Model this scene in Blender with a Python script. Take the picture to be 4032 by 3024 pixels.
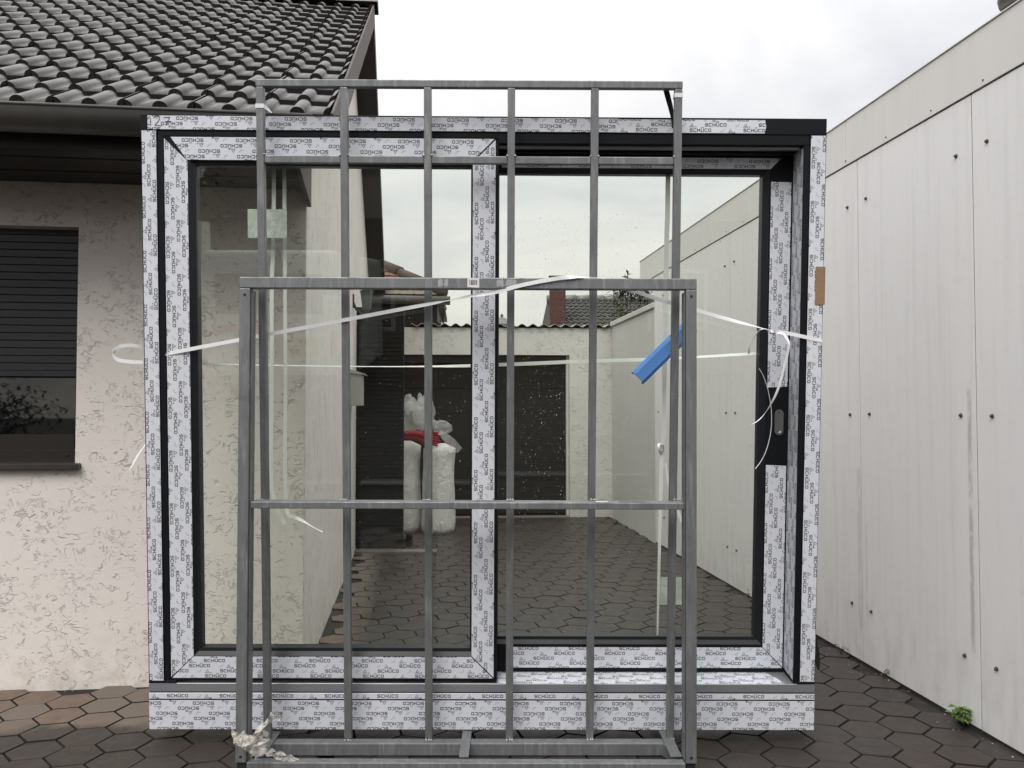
import bpy, bmesh, math, random
from mathutils import Vector, Matrix, noise
random.seed(7)
for o in list(bpy.data.objects): bpy.data.objects.remove(o)
SC = bpy.context.scene
COL = SC.collection
V = Vector
rad = math.radians

# ------------------------------------------------------------------ camera
FPX, CX, CY, EYE = 3261.0, 2016.0, 1512.0, 1.42          # photo pixels (4032 x 3024), eye height in m
TH = math.atan(98 / FPX)                                   # the phone is tipped up a little
cam = bpy.data.cameras.new('camera'); camo = bpy.data.objects.new('camera', cam); COL.objects.link(camo)
camo.location = (0, 0, EYE); camo.rotation_euler = (math.pi / 2 + TH, 0, 0)
cam.sensor_width = 36; cam.lens = FPX / 4032 * 36; cam.clip_start = 0.05; cam.clip_end = 600
SC.camera = camo

# ------------------------------------------------------------------ sky, sun, exposure
SUN_EL, SUN_AZ = rad(48), rad(196)                         # behind the camera, a little to its left
world = bpy.data.worlds.new('World'); SC.world = world; world.use_nodes = True
wn, wl = world.node_tree.nodes, world.node_tree.links
for n in list(wn): wn.remove(n)
def wnode(t, **k):
    n = wn.new(t)
    for a, b in k.items(): setattr(n, a, b)
    return n
w_out = wnode('ShaderNodeOutputWorld'); w_bg = wnode('ShaderNodeBackground'); w_bg.inputs[1].default_value = 1.0
w_sky = wnode('ShaderNodeTexSky', sky_type='NISHITA', sun_disc=False, sun_elevation=SUN_EL, sun_rotation=SUN_AZ)
w_dim = wnode('ShaderNodeVectorMath', operation='SCALE'); w_dim.inputs['Scale'].default_value = 0.08
wl.new(w_sky.outputs[0], w_dim.inputs[0])
w_tc = wnode('ShaderNodeTexCoord'); w_sep = wnode('ShaderNodeSeparateXYZ'); wl.new(w_tc.outputs['Generated'], w_sep.inputs[0])
def wmath(op, a, b=None, c=None, clamp=False):
    n = wnode('ShaderNodeMath', operation=op, use_clamp=clamp)
    for i, s in enumerate((a, b, c)):
        if s is None: continue
        if isinstance(s, (int, float)): n.inputs[i].default_value = s
        else: wl.new(s, n.inputs[i])
    return n.outputs[0]
zc = wmath('MAXIMUM', w_sep.outputs[2], 0.0)
den = wmath('ADD', zc, 0.22)
w_cmb = wnode('ShaderNodeCombineXYZ')
wl.new(wmath('DIVIDE', w_sep.outputs[0], den), w_cmb.inputs[0]); wl.new(wmath('DIVIDE', w_sep.outputs[1], den), w_cmb.inputs[1])
w_n1 = wnode('ShaderNodeTexNoise'); w_n1.inputs['Scale'].default_value = 1.15; w_n1.inputs['Detail'].default_value = 7; w_n1.inputs['Roughness'].default_value = 0.52; w_n1.inputs['Distortion'].default_value = 0.5
wl.new(w_cmb.outputs[0], w_n1.inputs['Vector'])
w_rmp = wnode('ShaderNodeValToRGB'); e = w_rmp.color_ramp.elements
e[0].position = 0.34; e[0].color = (0.73, 0.74, 0.775, 1); e[1].position = 0.56; e[1].color = (1.0, 0.985, 0.97, 1)
wl.new(w_n1.outputs['Fac'], w_rmp.inputs[0])
lum = wmath('ADD', wmath('MULTIPLY_ADD', zc, 0.20, 0.78), wmath('MULTIPLY', wmath('POWER', zc, 3.0), 2.1))   # overcast: brighter towards the zenith
w_sc = wnode('ShaderNodeVectorMath', operation='SCALE'); wl.new(w_rmp.outputs[0], w_sc.inputs[0]); wl.new(lum, w_sc.inputs['Scale'])
w_hz = wnode('ShaderNodeMix', data_type='RGBA', blend_type='MULTIPLY'); w_hr = wnode('ShaderNodeValToRGB'); he = w_hr.color_ramp.elements
he[0].position = 0.02; he[0].color = (1.06, 1.03, .95, 1); he[1].position = 0.26; he[1].color = (1, 1, 1, 1); wl.new(zc, w_hr.inputs[0]); w_hz.inputs[0].default_value = 1.0; wl.new(w_sc.outputs[0], w_hz.inputs[6]); wl.new(w_hr.outputs[0], w_hz.inputs[7])
w_mix = wnode('ShaderNodeMix', data_type='RGBA'); w_mix.inputs[0].default_value = 0.93
wl.new(w_dim.outputs[0], w_mix.inputs[6]); wl.new(w_hz.outputs[2], w_mix.inputs[7])
wl.new(w_mix.outputs[2], w_bg.inputs[0]); wl.new(w_bg.outputs[0], w_out.inputs[0])
sun = bpy.data.lights.new('sun', 'SUN'); suno = bpy.data.objects.new('sun', sun); COL.objects.link(suno)
sun.energy = 1.5; sun.angle = rad(32); sun.color = (1.0, 0.97, 0.93)
suno.location = (0, 0, 12)
sd = V((math.sin(SUN_AZ) * math.cos(SUN_EL), math.cos(SUN_AZ) * math.cos(SUN_EL), math.sin(SUN_EL)))
suno.rotation_euler = (-sd).to_track_quat('-Z', 'Y').to_euler()
SC.view_settings.view_transform = 'Standard'; SC.view_settings.look = 'None'
SC.view_settings.exposure = 0.27; SC.view_settings.gamma = 1.0; SC.view_settings.use_curve_mapping = False
SC.render.resolution_x, SC.render.resolution_y = 1024, 768
SC.render.engine = 'CYCLES'
SC.cycles.max_bounces = 8; SC.cycles.diffuse_bounces = 3; SC.cycles.glossy_bounces = 4; SC.cycles.transparent_max_bounces = 24; SC.cycles.transmission_bounces = 8
SC.cycles.caustics_reflective = False; SC.cycles.caustics_refractive = False

# ------------------------------------------------------------------ pixel helpers
CR = V((1, 0, 0)); CF = V((0, math.cos(TH), math.sin(TH))); CU = V((0, -math.sin(TH), math.cos(TH))); CO = V((0, 0, EYE))
def ray(x, y): return CF + CR * ((x - CX) / FPX) - CU * ((y - CY) / FPX)
def at(x, y, Y): d = ray(x, y); return CO + d * (Y / d.y)
def ground(x, y, z=0.0): d = ray(x, y); return CO + d * ((z - EYE) / d.z)
class Fr:                                                  # a local frame: x, y (depth), z
    def __init__(s, o, ax, ay, az): s.o, s.ax, s.ay, s.az = V(o), V(ax), V(ay), V(az)
    def p(s, x, y, z): return s.o + s.ax * x + s.ay * y + s.az * z
    def d(s, x, y, z): return s.ax * x + s.ay * y + s.az * z
    def hit(s, x, y, axis, v):
        A = (s.ax, s.ay, s.az)[axis]; d = ray(x, y); o = CO - s.o
        P = o + d * ((v - o.dot(A)) / d.dot(A)); return V((P.dot(s.ax), P.dot(s.ay), P.dot(s.az)))
    def mat(s): return Matrix((s.ax, s.ay, s.az)).transposed()
def yawfr(o, deg):
    a = rad(deg); return Fr(o, (math.cos(a), math.sin(a), 0), (-math.sin(a), math.cos(a), 0), (0, 0, 1))
def leanfr(o, yaw, roll, lean):
    ex = V((math.cos(yaw) * math.cos(roll), math.sin(yaw), -math.sin(roll))).normalized()
    up = V((0, -math.sin(lean), math.cos(lean))); up = (up - ex * up.dot(ex)).normalized()
    return Fr(o, ex, up.cross(ex), up)
WORLD = Fr((0, 0, 0), (1, 0, 0), (0, 1, 0), (0, 0, 1))
HO = yawfr((-1.10, 4.406, 0), 6.8)                         # house: origin at its near corner
RW = yawfr((1.90, 5.23, 0), 5.94)                          # hall on the right: its wall runs along local y
GA = yawfr((1.30, 10.95, 0), 3.5)                          # garage at the end of the yard
WI = leanfr((-.12418, 3.54852, .06), .007748, .004369, .074533)    # the patio door, leaning towards the rack
LO = leanfr((-.17754, 3.46712, .05), .007026, .002775, .079803)    # lattice of the rack
RO = leanfr((-.17749, 3.24616, 0), .002573, .003431, .013517)      # front frame of the rack

# ------------------------------------------------------------------ materials
MATS = {}
class NT:
    def __init__(s, name):
        s.m = bpy.data.materials.new(name); s.m.use_nodes = True; s.t = s.m.node_tree
        s.b = s.t.nodes['Principled BSDF']; s.out = s.t.nodes['Material Output']; MATS[name] = s.m
    def n(s, t, **k):
        n = s.t.nodes.new(t)
        for a, b in k.items(): setattr(n, a, b)
        return n
    def l(s, a, b): s.t.links.new(a, b)
    def put(s, sock, v):
        if isinstance(v, (int, float)): sock.default_value = v
        elif isinstance(v, tuple): sock.default_value = v if len(v) == 4 or sock.type == 'VECTOR' else (*v, 1)
        else: s.l(v, sock)
    def math(s, op, a, b=None, c=None, clamp=False):
        n = s.n('ShaderNodeMath', operation=op, use_clamp=clamp)
        for i, v in enumerate((a, b, c)):
            if v is not None: s.put(n.inputs[i], v)
        return n.outputs[0]
    def pos(s, scale=(1, 1, 1), rotz=0.0, obj=False):
        if obj: src = s.n('ShaderNodeTexCoord').outputs['Object']
        else: src = s.n('ShaderNodeNewGeometry').outputs['Position']
        m = s.n('ShaderNodeMapping'); m.inputs['Scale'].default_value = scale; m.inputs['Rotation'].default_value = (0, 0, rotz)
        s.l(src, m.inputs[0]); return m.outputs[0]
    def noise(s, vec, scale, detail=4, rough=0.55, dist=0.0):
        n = s.n('ShaderNodeTexNoise'); s.l(vec, n.inputs['Vector'])
        n.inputs['Scale'].default_value = scale; n.inputs['Detail'].default_value = detail
        n.inputs['Roughness'].default_value = rough; n.inputs['Distortion'].default_value = dist; return n.outputs['Fac']
    def ramp(s, fac, *stops):
        r = s.n('ShaderNodeValToRGB'); el = r.color_ramp.elements
        while len(el) < len(stops): el.new(0.5)
        for q, (p, c) in zip(el, stops): q.position = p; q.color = (*c, 1) if isinstance(c, tuple) else (c, c, c, 1)
        s.l(fac, r.inputs[0]); return r.outputs[0]
    def mix(s, fac, a, b, bt='MIX'):
        n = s.n('ShaderNodeMix', data_type='RGBA', blend_type=bt)
        s.put(n.inputs[0], fac); s.put(n.inputs[6], a); s.put(n.inputs[7], b); return n.outputs[2]
    def bump(s, h, strength=0.3, dist=0.01):
        n = s.n('ShaderNodeBump'); n.inputs['Strength'].default_value = strength; n.inputs['Distance'].default_value = dist
        s.l(h, n.inputs['Height']); s.l(n.outputs[0], s.b.inputs['Normal'])
    def set(s, col=None, rough=None, metal=None, spec=None):
        if col is not None: s.put(s.b.inputs['Base Color'], col)
        if rough is not None: s.put(s.b.inputs['Roughness'], rough)
        if metal is not None: s.put(s.b.inputs['Metallic'], metal)
        if spec is not None: s.put(s.b.inputs['Specular IOR Level'], spec)
        return s.m
def simple(name, col, rough=0.5, metal=0.0, var=0.15, scale=30, bump=0.0):
    t = NT(name); f = t.noise(t.pos(), scale, 5, .6)
    t.set(t.mix(f, tuple(c * (1 - var) for c in col), tuple(min(1, c * (1 + var)) for c in col)), rough, metal)
    if bump: t.bump(f, bump, .003)
    return t.m

# galvanised steel: mottled, with drip streaks and dull white bloom
t = NT('galvanised'); p = t.pos()
a = t.noise(t.pos((1, 1, .45)), 22, 5, .6); b_ = t.noise(t.pos((1, 1, .1)), 55, 4, .6); c_ = t.noise(p, 9, 3, .6)
col = t.mix(t.ramp(a, (.30, 0.0), (.72, 1.0)), (.145, .151, .155), (.222, .229, .233))
col = t.mix(t.ramp(b_, (.53, 0.0), (.72, .6)), col, (.33, .337, .34))
col = t.mix(t.ramp(c_, (.60, 0.0), (.74, .5)), col, (.10, .10, .10))
rs = t.noise(p, 6, 5, .7); col = t.mix(t.ramp(rs, (.68, 0.0), (.76, .45)), col, (.12, .085, .065)); sc_ = t.ramp(t.noise(t.pos((1, 1, .05)), 140, 2, .5), (.68, 0.0), (.74, .5)); col = t.mix(sc_, col, (.08, .08, .08))
t.set(col, t.ramp(a, (.3, .58), (.7, .36)), 0.45); t.bump(a, .12, .002)
simple('weld', (.42, .42, .42), .4, .6, .3, 200, .3)
t = NT('anthracite'); p = t.pos(); a = t.noise(p, 220, 3, .6); b_ = t.noise(p, 6, 4, .6)
t.set(t.mix(b_, (.0040, .0048, .0065), (.0075, .0088, .0115)), .55, 0, .18); t.bump(a, .06, .0008)
t = NT('bead'); t.set((.011, .0125, .0155), .4, 0, .3)
t = NT('film'); p = t.pos(); a = t.noise(p, 14, 4, .6); b_ = t.noise(t.pos((1, 1, 1)), 2.2, 3, .5); d_ = t.noise(p, 75, 4, .7)
col = t.mix(t.ramp(b_, (.3, 0.0), (.7, 1.0)), (.63, .655, .715), (.69, .705, .75))
col = t.mix(t.ramp(d_, (.70, 0.0), (.82, .16)), col, (.40, .41, .43))
t.set(col, t.ramp(a, (.35, .28), (.65, .48))); t.bump(a, .22, .004)
t = NT('print_black'); t.set((.014, .015, .02), .45)
t = NT('print_grey'); t.set((.19, .195, .21), .45)
t = NT('pen'); t.set((.02, .02, .025), .5)
t = NT('aluminium'); a = t.noise(t.pos((.6, 1, 14)), 12, 4, .6); t.set(t.mix(a, (.26, .265, .285), (.36, .365, .385)), t.ramp(a, (.3, .45), (.7, .3)), .55)
t = NT('strap'); a = t.noise(t.pos(), 40, 3, .5); t.set(t.mix(a, (.72, .72, .73), (.80, .80, .81)), .38)
t.b.inputs['Subsurface Weight'].default_value = 0.0
t = NT('strap_behind'); t.set((.86, .865, .86), .45)
t = NT('paper_label'); a = t.noise(t.pos(), 30, 4, .6, 1.0); t.set(t.mix(t.ramp(a, (.4, 0.0), (.62, 1.0)), (.55, .60, .575), (.74, .77, .755)), .5)
t = NT('sticker'); a = t.noise(t.pos(), 90, 3, .6); t.set(t.mix(a, (.62, .60, .59), (.74, .72, .71)), .55)
simple('cardboard', (.27, .165, .095), .8, 0, .2, 70)
simple('blue_foam', (.085, .25, .60), .55, 0, .12, 120, .2)
simple('rubber', (.012, .012, .013), .6, 0, .2, 40)
simple('handle_steel', (.24, .24, .235), .42, .8, .15, 60)
t = NT('glass'); t.t.nodes.remove(t.b)
tr = t.n('ShaderNodeBsdfTransparent'); tr.inputs[0].default_value = (.956, .972, .945, 1)
gl = t.n('ShaderNodeBsdfGlossy'); gl.inputs['Roughness'].default_value = 0.0; gl.inputs[0].default_value = (.95, 1, .97, 1)
lw_ = t.n('ShaderNodeLayerWeight'); lw_.inputs[0].default_value = .5; sch = t.math('MULTIPLY_ADD', t.math('POWER', lw_.outputs['Facing'], 5.0), .955, .045)
mx = t.n('ShaderNodeMixShader'); t.l(sch, mx.inputs[0]); t.l(tr.outputs[0], mx.inputs[1]); t.l(gl.outputs[0], mx.inputs[2]); t.l(mx.outputs[0], t.out.inputs[0])
t = NT('house_glass'); t.set((.004, .005, .005), .02, 0, .8)
t = NT('water'); t.set((1, 1, 1), .0); t.b.inputs['Transmission Weight'].default_value = 1.0; t.b.inputs['IOR'].default_value = 1.33
t = NT('plastic_bag'); t.set((.9, .9, .89), .10, 0, .9); a = t.noise(t.pos(), 22, 6, .7, 1.2); t.bump(a, .8, .03)
t.b.inputs['Transmission Weight'].default_value = 0.0; t.b.inputs['Alpha'].default_value = 0.26
t = NT('plastic_wrap'); a = t.noise(t.pos(), 60, 5, .7); t.set(t.mix(a, (.55, .51, .46), (.78, .74, .69)), .35); t.put(t.b.inputs['Alpha'], t.ramp(a, (.34, .12), (.66, .68))); t.bump(a, .5, .006)
t = NT('roll_bag'); a = t.noise(t.pos((1.6, 1.6, 1.1)), 7, 6, .65, 1.0); t.set(t.mix(a, (.70, .69, .65), (.83, .82, .79)), .35); t.bump(a, .9, .04)
simple('red_glove', (.30, .012, .022), .6, 0, .3, 50, .3)

# scratched plaster: short curved gouges that hold dirt
def plaster(name, base, stretch, amount=1.0, seed=0.0):
    t = NT(name); p = t.pos(); m = t.n('ShaderNodeMapping'); m.inputs['Location'].default_value = (seed, seed, seed); m.inputs['Scale'].default_value = stretch
    t.l(p, m.inputs[0]); q = m.outputs[0]
    def gouge(sc, mlo, off):
        mm = t.n('ShaderNodeMapping'); mm.inputs['Location'].default_value = (off, off * 1.7, off * .6); t.l(q, mm.inputs[0]); v = mm.outputs[0]
        ln = t.ramp(t.math('ABSOLUTE', t.math('SUBTRACT', t.noise(v, sc, 2, .45, 1.3), .5)), (.0, 1.0), (.022, .9), (.036, 0.0))
        m1 = t.ramp(t.noise(v, 4.6, 4, .65), (mlo, 0.0), (mlo + .10, 1.0)); m2 = t.ramp(t.noise(v, sc * 1.25, 1, .5), (.50, 0.0), (.54, 1.0))
        return t.math('MULTIPLY', t.math('MULTIPLY', ln, m1), m2), m1
    g1, msk = gouge(13, .42, 0.0); g2, _m = gouge(20, .47, 5.3); g = t.math('MAXIMUM', g1, t.math('MULTIPLY', g2, .8))
    pit = t.ramp(t.noise(q, 70, 2, .5), (.70, 0.0), (.76, .7)); g = t.math('MAXIMUM', g, t.math('MULTIPLY', pit, msk))
    big = t.noise(p, 1.3, 4, .6); fine = t.noise(p, 320, 3, .7)
    col = t.mix(big, tuple(c * .94 for c in base), tuple(c * 1.05 for c in base))
    col = t.mix(t.math('MULTIPLY', g, .50 * amount), col, tuple(c * .46 for c in base))
    zq = t.n('ShaderNodeSeparateXYZ'); t.l(p, zq.inputs[0]); lowz = t.ramp(zq.outputs[2], (0.0, 1.0), (.30, 0.0))
    col = t.mix(t.math('MULTIPLY', lowz, t.ramp(t.noise(p, 11, 5, .7), (.42, 0.0), (.68, .55))), col, tuple(c * f for c, f in zip(base, (.55, .50, .44))))
    t.set(col, .9)
    h = t.math('SUBTRACT', t.math('MULTIPLY', fine, .12), t.math('MULTIPLY', g, 1.0)); h = t.math('ADD', h, t.math('MULTIPLY', t.noise(p, 22, 3, .5), .10))
    t.bump(h, .6, .006); return t
plaster('plaster_front', (.755, .705, .66), (1, 1, 1.15))
plaster('plaster_side', (.74, .705, .665), (2.2, 1.6, .42), .95, 3.0)
plaster('plaster_garage', (.57, .56, .53), (.75, .75, 1.6), .8, 7.0)
plaster('plaster_pier', (.60, .58, .54), (1, 1, 1), .7, 9.0)

t = NT('panel'); p = t.pos(); st = t.noise(t.pos((9, 9, .35)), 2.2, 5, .6); st2 = t.noise(t.pos((30, 30, .9)), 2.0, 4, .6); bg = t.noise(p, .9, 3, .5)
zz = t.n('ShaderNodeSeparateXYZ'); t.l(t.n('ShaderNodeNewGeometry').outputs['Position'], zz.inputs[0])
col = t.mix(bg, (.770, .762, .760), (.808, .798, .793))
col = t.mix(t.ramp(st, (.50, 0.0), (.74, .16)), col, (.40, .41, .40))
col = t.mix(t.math('MULTIPLY', t.ramp(st2, (.60, 0.0), (.78, .16)), t.ramp(t.noise(p, 1.6, 3, .5), (.45, 0.0), (.6, 1.0))), col, (.36, .36, .35))
low = t.ramp(zz.outputs[2], (0.0, 1.0), (.55, 0.0)); col = t.mix(t.math('MULTIPLY', low, t.ramp(t.noise(t.pos((5, 5, 1.5)), 3, 4), (.42, 0.0), (.7, .36))), col, (.40, .36, .33))
mt = t.noise(p, 14, 5, .7); col = t.mix(t.ramp(mt, (.55, 0.0), (.75, .14)), col, (.45, .44, .42))
spk = t.ramp(t.noise(p, 110, 2, .5), (.74, 0.0), (.78, .6)); col = t.mix(spk, col, (.25, .24, .22))
sb = t.n('ShaderNodeVectorMath', operation='SUBTRACT'); t.l(p, sb.inputs[0]); sb.inputs[1].default_value = tuple(RW.o)
dt = t.n('ShaderNodeVectorMath', operation='DOT_PRODUCT'); t.l(sb.outputs[0], dt.inputs[0]); dt.inputs[1].default_value = tuple(RW.ay); yw = dt.outputs['Value']
def streak(yc, hw, z0, z1, amt):
    w = t.ramp(t.math('ABSOLUTE', t.math('SUBTRACT', yw, yc)), (hw * .6, 1.0), (hw * 1.35, 0.0))
    zr = t.math('MULTIPLY', t.ramp(t.math('SUBTRACT', zz.outputs[2], z0), (.0, 0.0), (.12, 1.0)), t.ramp(t.math('SUBTRACT', z1, zz.outputs[2]), (.0, 0.0), (.03, 1.0)))
    n = t.ramp(t.noise(t.pos((14, 14, 6)), 2.2, 4, .6), (.36, .15), (.52, 1.0)); return t.math('MULTIPLY', t.math('MULTIPLY', t.math('MULTIPLY', w, zr), n), amt)
for args in ((-1.512, .013, .30, 1.52, .55), (-.545, .020, .10, 1.1, .28), (-.62, .010, .2, .8, .25), (.30, .03, .05, 1.0, .2)): col = t.mix(streak(*args), col, (.30, .305, .30))
t.set(col, .62); t.bump(t.noise(p, 160, 3, .6), .1, .001)
t = NT('fascia'); p = t.pos(); st = t.noise(t.pos((6, 6, .6)), 2.5, 4, .6); t.set(t.mix(t.ramp(st, (.45, 0.0), (.75, .22)), (.70, .69, .665), (.50, .49, .47)), .5)
simple('dirt_stain', (.40, .40, .385), .7, 0, .25, 25)
simple('joint_dark', (.03, .03, .028), .9, 0, .3, 40)
simple('low_wall', (.55, .545, .52), .75, 0, .1, 3)
simple('screw', (.07, .065, .06), .5, .3, .4, 200)
t = NT('roof_tile'); p = t.pos(); a = t.noise(p, 9, 5, .65); b_ = t.noise(p, 150, 3, .6); oi = t.n('ShaderNodeObjectInfo')
col = t.mix(t.ramp(a, (.3, 0.0), (.7, 1.0)), (.085, .082, .081), (.17, .165, .162)); col = t.mix(t.ramp(oi.outputs['Random'], (0.0, 0.0), (1.0, .45)), col, (.075, .070, .067))
sp = t.ramp(t.noise(p, 30, 3, .6), (.70, 0.0), (.74, .8)); col = t.mix(sp, col, (.02, .02, .017)); ls = t.ramp(t.noise(t.pos((1, 1, 1)), 47, 2, .5), (.765, 0.0), (.78, .7)); col = t.mix(ls, col, (.45, .45, .42))
t.set(col, t.ramp(a, (.3, .28), (.7, .5)), 0, .65); t.bump(b_, .4, .003)
simple('shaded_edge', (.030, .029, .026), .9, 0, .4, 60, .4)  # front edges of the tiles: shade, with some dirt, painted in as darker colour
simple('verge', (.085, .070, .062), .7, 0, .3, 14, .2)
simple('gutter', (.085, .080, .073), .42, .2, .25, 12)
t = NT('dark_wood'); a = t.noise(t.pos((1, 1, 12)), 6, 4, .6); t.set(t.mix(a, (.011, .0095, .0085), (.024, .020, .017)), .55)
t = NT('shutter'); a = t.noise(t.pos(), 20, 4, .6); t.set(t.mix(a, (.013, .014, .017), (.022, .023, .027)), .42)
simple('brown_frame', (.018, .013, .011), .4, 0, .2, 20)
simple('sill', (.050, .043, .038), .4, .3, .25, 20)
t = NT('garage_door'); a = t.noise(t.pos((1, 1, 9)), 5, 4, .6); t.set(t.mix(a, (.010, .0085, .0075), (.018, .0155, .0135)), .55, 0, .2)
simple('slat_dark', (.010, .009, .0085), .6, 0, .3, 25); MATS['slat_dark'].node_tree.nodes['Principled BSDF'].inputs['Specular IOR Level'].default_value = .2
simple('red_tile', (.155, .072, .050), .75, 0, .35, 16, .3)
simple('ridge_brown', (.060, .042, .033), .8, 0, .35, 20, .3)
simple('mossy_tile', (.15, .125, .10), .85, 0, .45, 22, .4)
t = NT('brick'); bt = t.n('ShaderNodeTexBrick'); bt.inputs['Scale'].default_value = 1.0; bt.inputs['Brick Width'].default_value = .25; bt.inputs['Row Height'].default_value = .075; bt.inputs['Mortar Size'].default_value = .008
bt.inputs['Color1'].default_value = (.095, .036, .029, 1); bt.inputs['Color2'].default_value = (.066, .026, .022, 1); bt.inputs['Mortar'].default_value = (.085, .045, .04, 1)
cb = t.n('ShaderNodeCombineXYZ'); sx = t.n('ShaderNodeSeparateXYZ'); t.l(t.n('ShaderNodeTexCoord').outputs['Object'], sx.inputs[0]); t.l(t.math('ADD', sx.outputs[0], sx.outputs[1]), cb.inputs[0]); t.l(sx.outputs[2], cb.inputs[1]); t.l(cb.outputs[0], bt.inputs['Vector'])
t.set(bt.outputs['Color'], .85); t.bump(bt.outputs['Fac'], -.3, .006)
simple('corrugated', (.30, .29, .26), .8, 0, .3, 18, .2)
simple('lantern_metal', (.045, .05, .045), .5, .3, .3, 30)
t = NT('lantern_glass'); t.set((.10, .11, .10), .15)
simple('mailbox', (.40, .39, .36), .5, 0, .08, 10)
simple('step_stone', (.15, .13, .115), .8, 0, .2, 20, .2)
simple('leaf_bright', (.105, .19, .028), .45, 0, .3, 60)
simple('leaf_dark', (.045, .075, .022), .5, 0, .4, 40)
simple('leaf_tree', (.030, .050, .014), .5, 0, .5, 6)
simple('stem', (.06, .06, .03), .7, 0, .3, 40)
simple('bark', (.05, .038, .028), .9, 0, .4, 12, .5)
simple('dandelion', (.62, .62, .58), .9, 0, .1, 200)
simple('litter', (.36, .31, .27), .8, 0, .5, 300)
# paving: wet brown concrete hexagons; the strip under the eaves stayed dry
t = NT('paver'); p = t.pos(); a = t.noise(p, 16, 6, .7); b_ = t.noise(p, 190, 4, .7); oi = t.n('ShaderNodeObjectInfo'); c_ = t.noise(p, 1.7, 4, .6)
wet = t.mix(t.ramp(a, (.3, 0.0), (.7, 1.0)), (.0205, .0163, .0138), (.034, .0276, .0238)); wet = t.mix(t.ramp(oi.outputs['Random'], (.0, 0.0), (1.0, .55)), wet, (.040, .0255, .0215)); wet = t.mix(t.ramp(c_, (.4, 0.0), (.7, .5)), wet, (.038, .034, .029))
dry = t.mix(t.ramp(a, (.3, 0.0), (.7, 1.0)), (.115, .080, .062), (.185, .135, .105)); dry = t.mix(t.ramp(oi.outputs['Random'], (.45, 0.0), (.8, .7)), dry, (.15, .13, .108))
hx = t.n('ShaderNodeVectorMath', operation='DOT_PRODUCT'); sb = t.n('ShaderNodeVectorMath', operation='SUBTRACT'); t.l(p, sb.inputs[0]); sb.inputs[1].default_value = tuple(HO.o); t.l(sb.outputs[0], hx.inputs[0]); hx.inputs[1].default_value = tuple(HO.ay)
hxx = t.n('ShaderNodeVectorMath', operation='DOT_PRODUCT'); t.l(sb.outputs[0], hxx.inputs[0]); hxx.inputs[1].default_value = tuple(HO.ax)
yl = t.math('ADD', hx.outputs['Value'], t.math('MULTIPLY', t.math('SUBTRACT', t.noise(p, 5, 4, .6), .5), .35))
dm = t.math('MULTIPLY', t.ramp(t.math('ADD', yl, .62), (.0, 0.0), (.10, 1.0)), t.ramp(t.math('SUBTRACT', .30, hxx.outputs['Value']), (.0, 0.0), (.2, 1.0)))
fs = t.math('MULTIPLY', t.ramp(b_, (.66, 0.0), (.74, .5)), 1.0)
col = t.mix(dm, wet, dry); col = t.mix(fs, col, (.10, .085, .075))
t.set(col, t.mix(dm, t.ramp(a, (.3, .56), (.7, .40)), (.85, .85, .85)), 0, .45); t.bump(b_, .45, .003)
t = NT('joint'); p = t.pos(); a = t.noise(p, 60, 4, .7); t.set(t.mix(t.ramp(t.noise(p, 7, 3, .6), (.45, 0.0), (.62, 1.0)), (.0125, .010, .0085), (.026, .021, .0165)), .95); t.bump(a, .6, .006)

# ------------------------------------------------------------------ mesh helpers
def setp(o, label=None, cat=None, group=None, kind=None):
    for k, v in (('label', label), ('category', cat), ('group', group), ('kind', kind)):
        if v: o[k] = v
    return o
def thing(name, loc, label, cat, group=None):
    o = bpy.data.objects.new(name, None); o.empty_display_size = .1; o.location = loc; COL.objects.link(o)
    return setp(o, label, cat, group)
def obj(name, bm, mat, parent=None, smooth=False, off=None):
    """bm is in world space; it is stored relative to the thing's root"""
    r = parent
    while r is not None and r.parent is not None: r = r.parent
    base = off if off is not None else (r.location.copy() if r is not None else None)
    if base is not None: bmesh.ops.translate(bm, verts=bm.verts, vec=-base)
    me = bpy.data.meshes.new(name); bm.to_mesh(me); bm.free()
    me.materials.append(MATS[mat])
    if smooth:
        for q in me.polygons: q.use_smooth = True
    o = bpy.data.objects.new(name, me); COL.objects.link(o)
    if parent is not None: o.parent = parent
    elif off is not None: o.location = off
    return o
def NB(): return bmesh.new()
def box(bm, fr, x0, x1, y0, y1, z0, z1, bev=0.0, seg=1):
    vs = [bm.verts.new(fr.p(x, y, z)) for z in (z0, z1) for y in (y0, y1) for x in (x0, x1)]
    fs = [bm.faces.new([vs[i] for i in q]) for q in ((0, 2, 3, 1), (4, 5, 7, 6), (0, 1, 5, 4), (2, 6, 7, 3), (0, 4, 6, 2), (1, 3, 7, 5))]
    if bev:
        ed = list({e for f in fs for e in f.edges})
        bmesh.ops.bevel(bm, geom=ed, offset=bev, segments=seg, affect='EDGES', profile=.5)
    return bm
def prism(bm, pts0, pts1):
    a = [bm.verts.new(p) for p in pts0]; b = [bm.verts.new(p) for p in pts1]; n = len(a)
    bm.faces.new(a[::-1]); bm.faces.new(b)
    for i in range(n): bm.faces.new((a[i], a[(i + 1) % n], b[(i + 1) % n], b[i]))
    return bm
def poly(bm, pts): return bm.faces.new([bm.verts.new(p) for p in pts])
def catmull(pts, k):
    out = []
    for i in range(len(pts) - 1):
        p0, p1, p2, p3 = pts[max(i - 1, 0)], pts[i], pts[i + 1], pts[min(i + 2, len(pts) - 1)]
        for j in range(k):
            u = j / k
            out.append(tuple(.5 * ((2 * b) + (c - a) * u + (2 * a - 5 * b + 4 * c - d) * u * u + (3 * b - a - 3 * c + d) * u ** 3) for a, b, c, d in zip(p0, p1, p2, p3)))
    out.append(tuple(pts[-1])); return out
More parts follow.
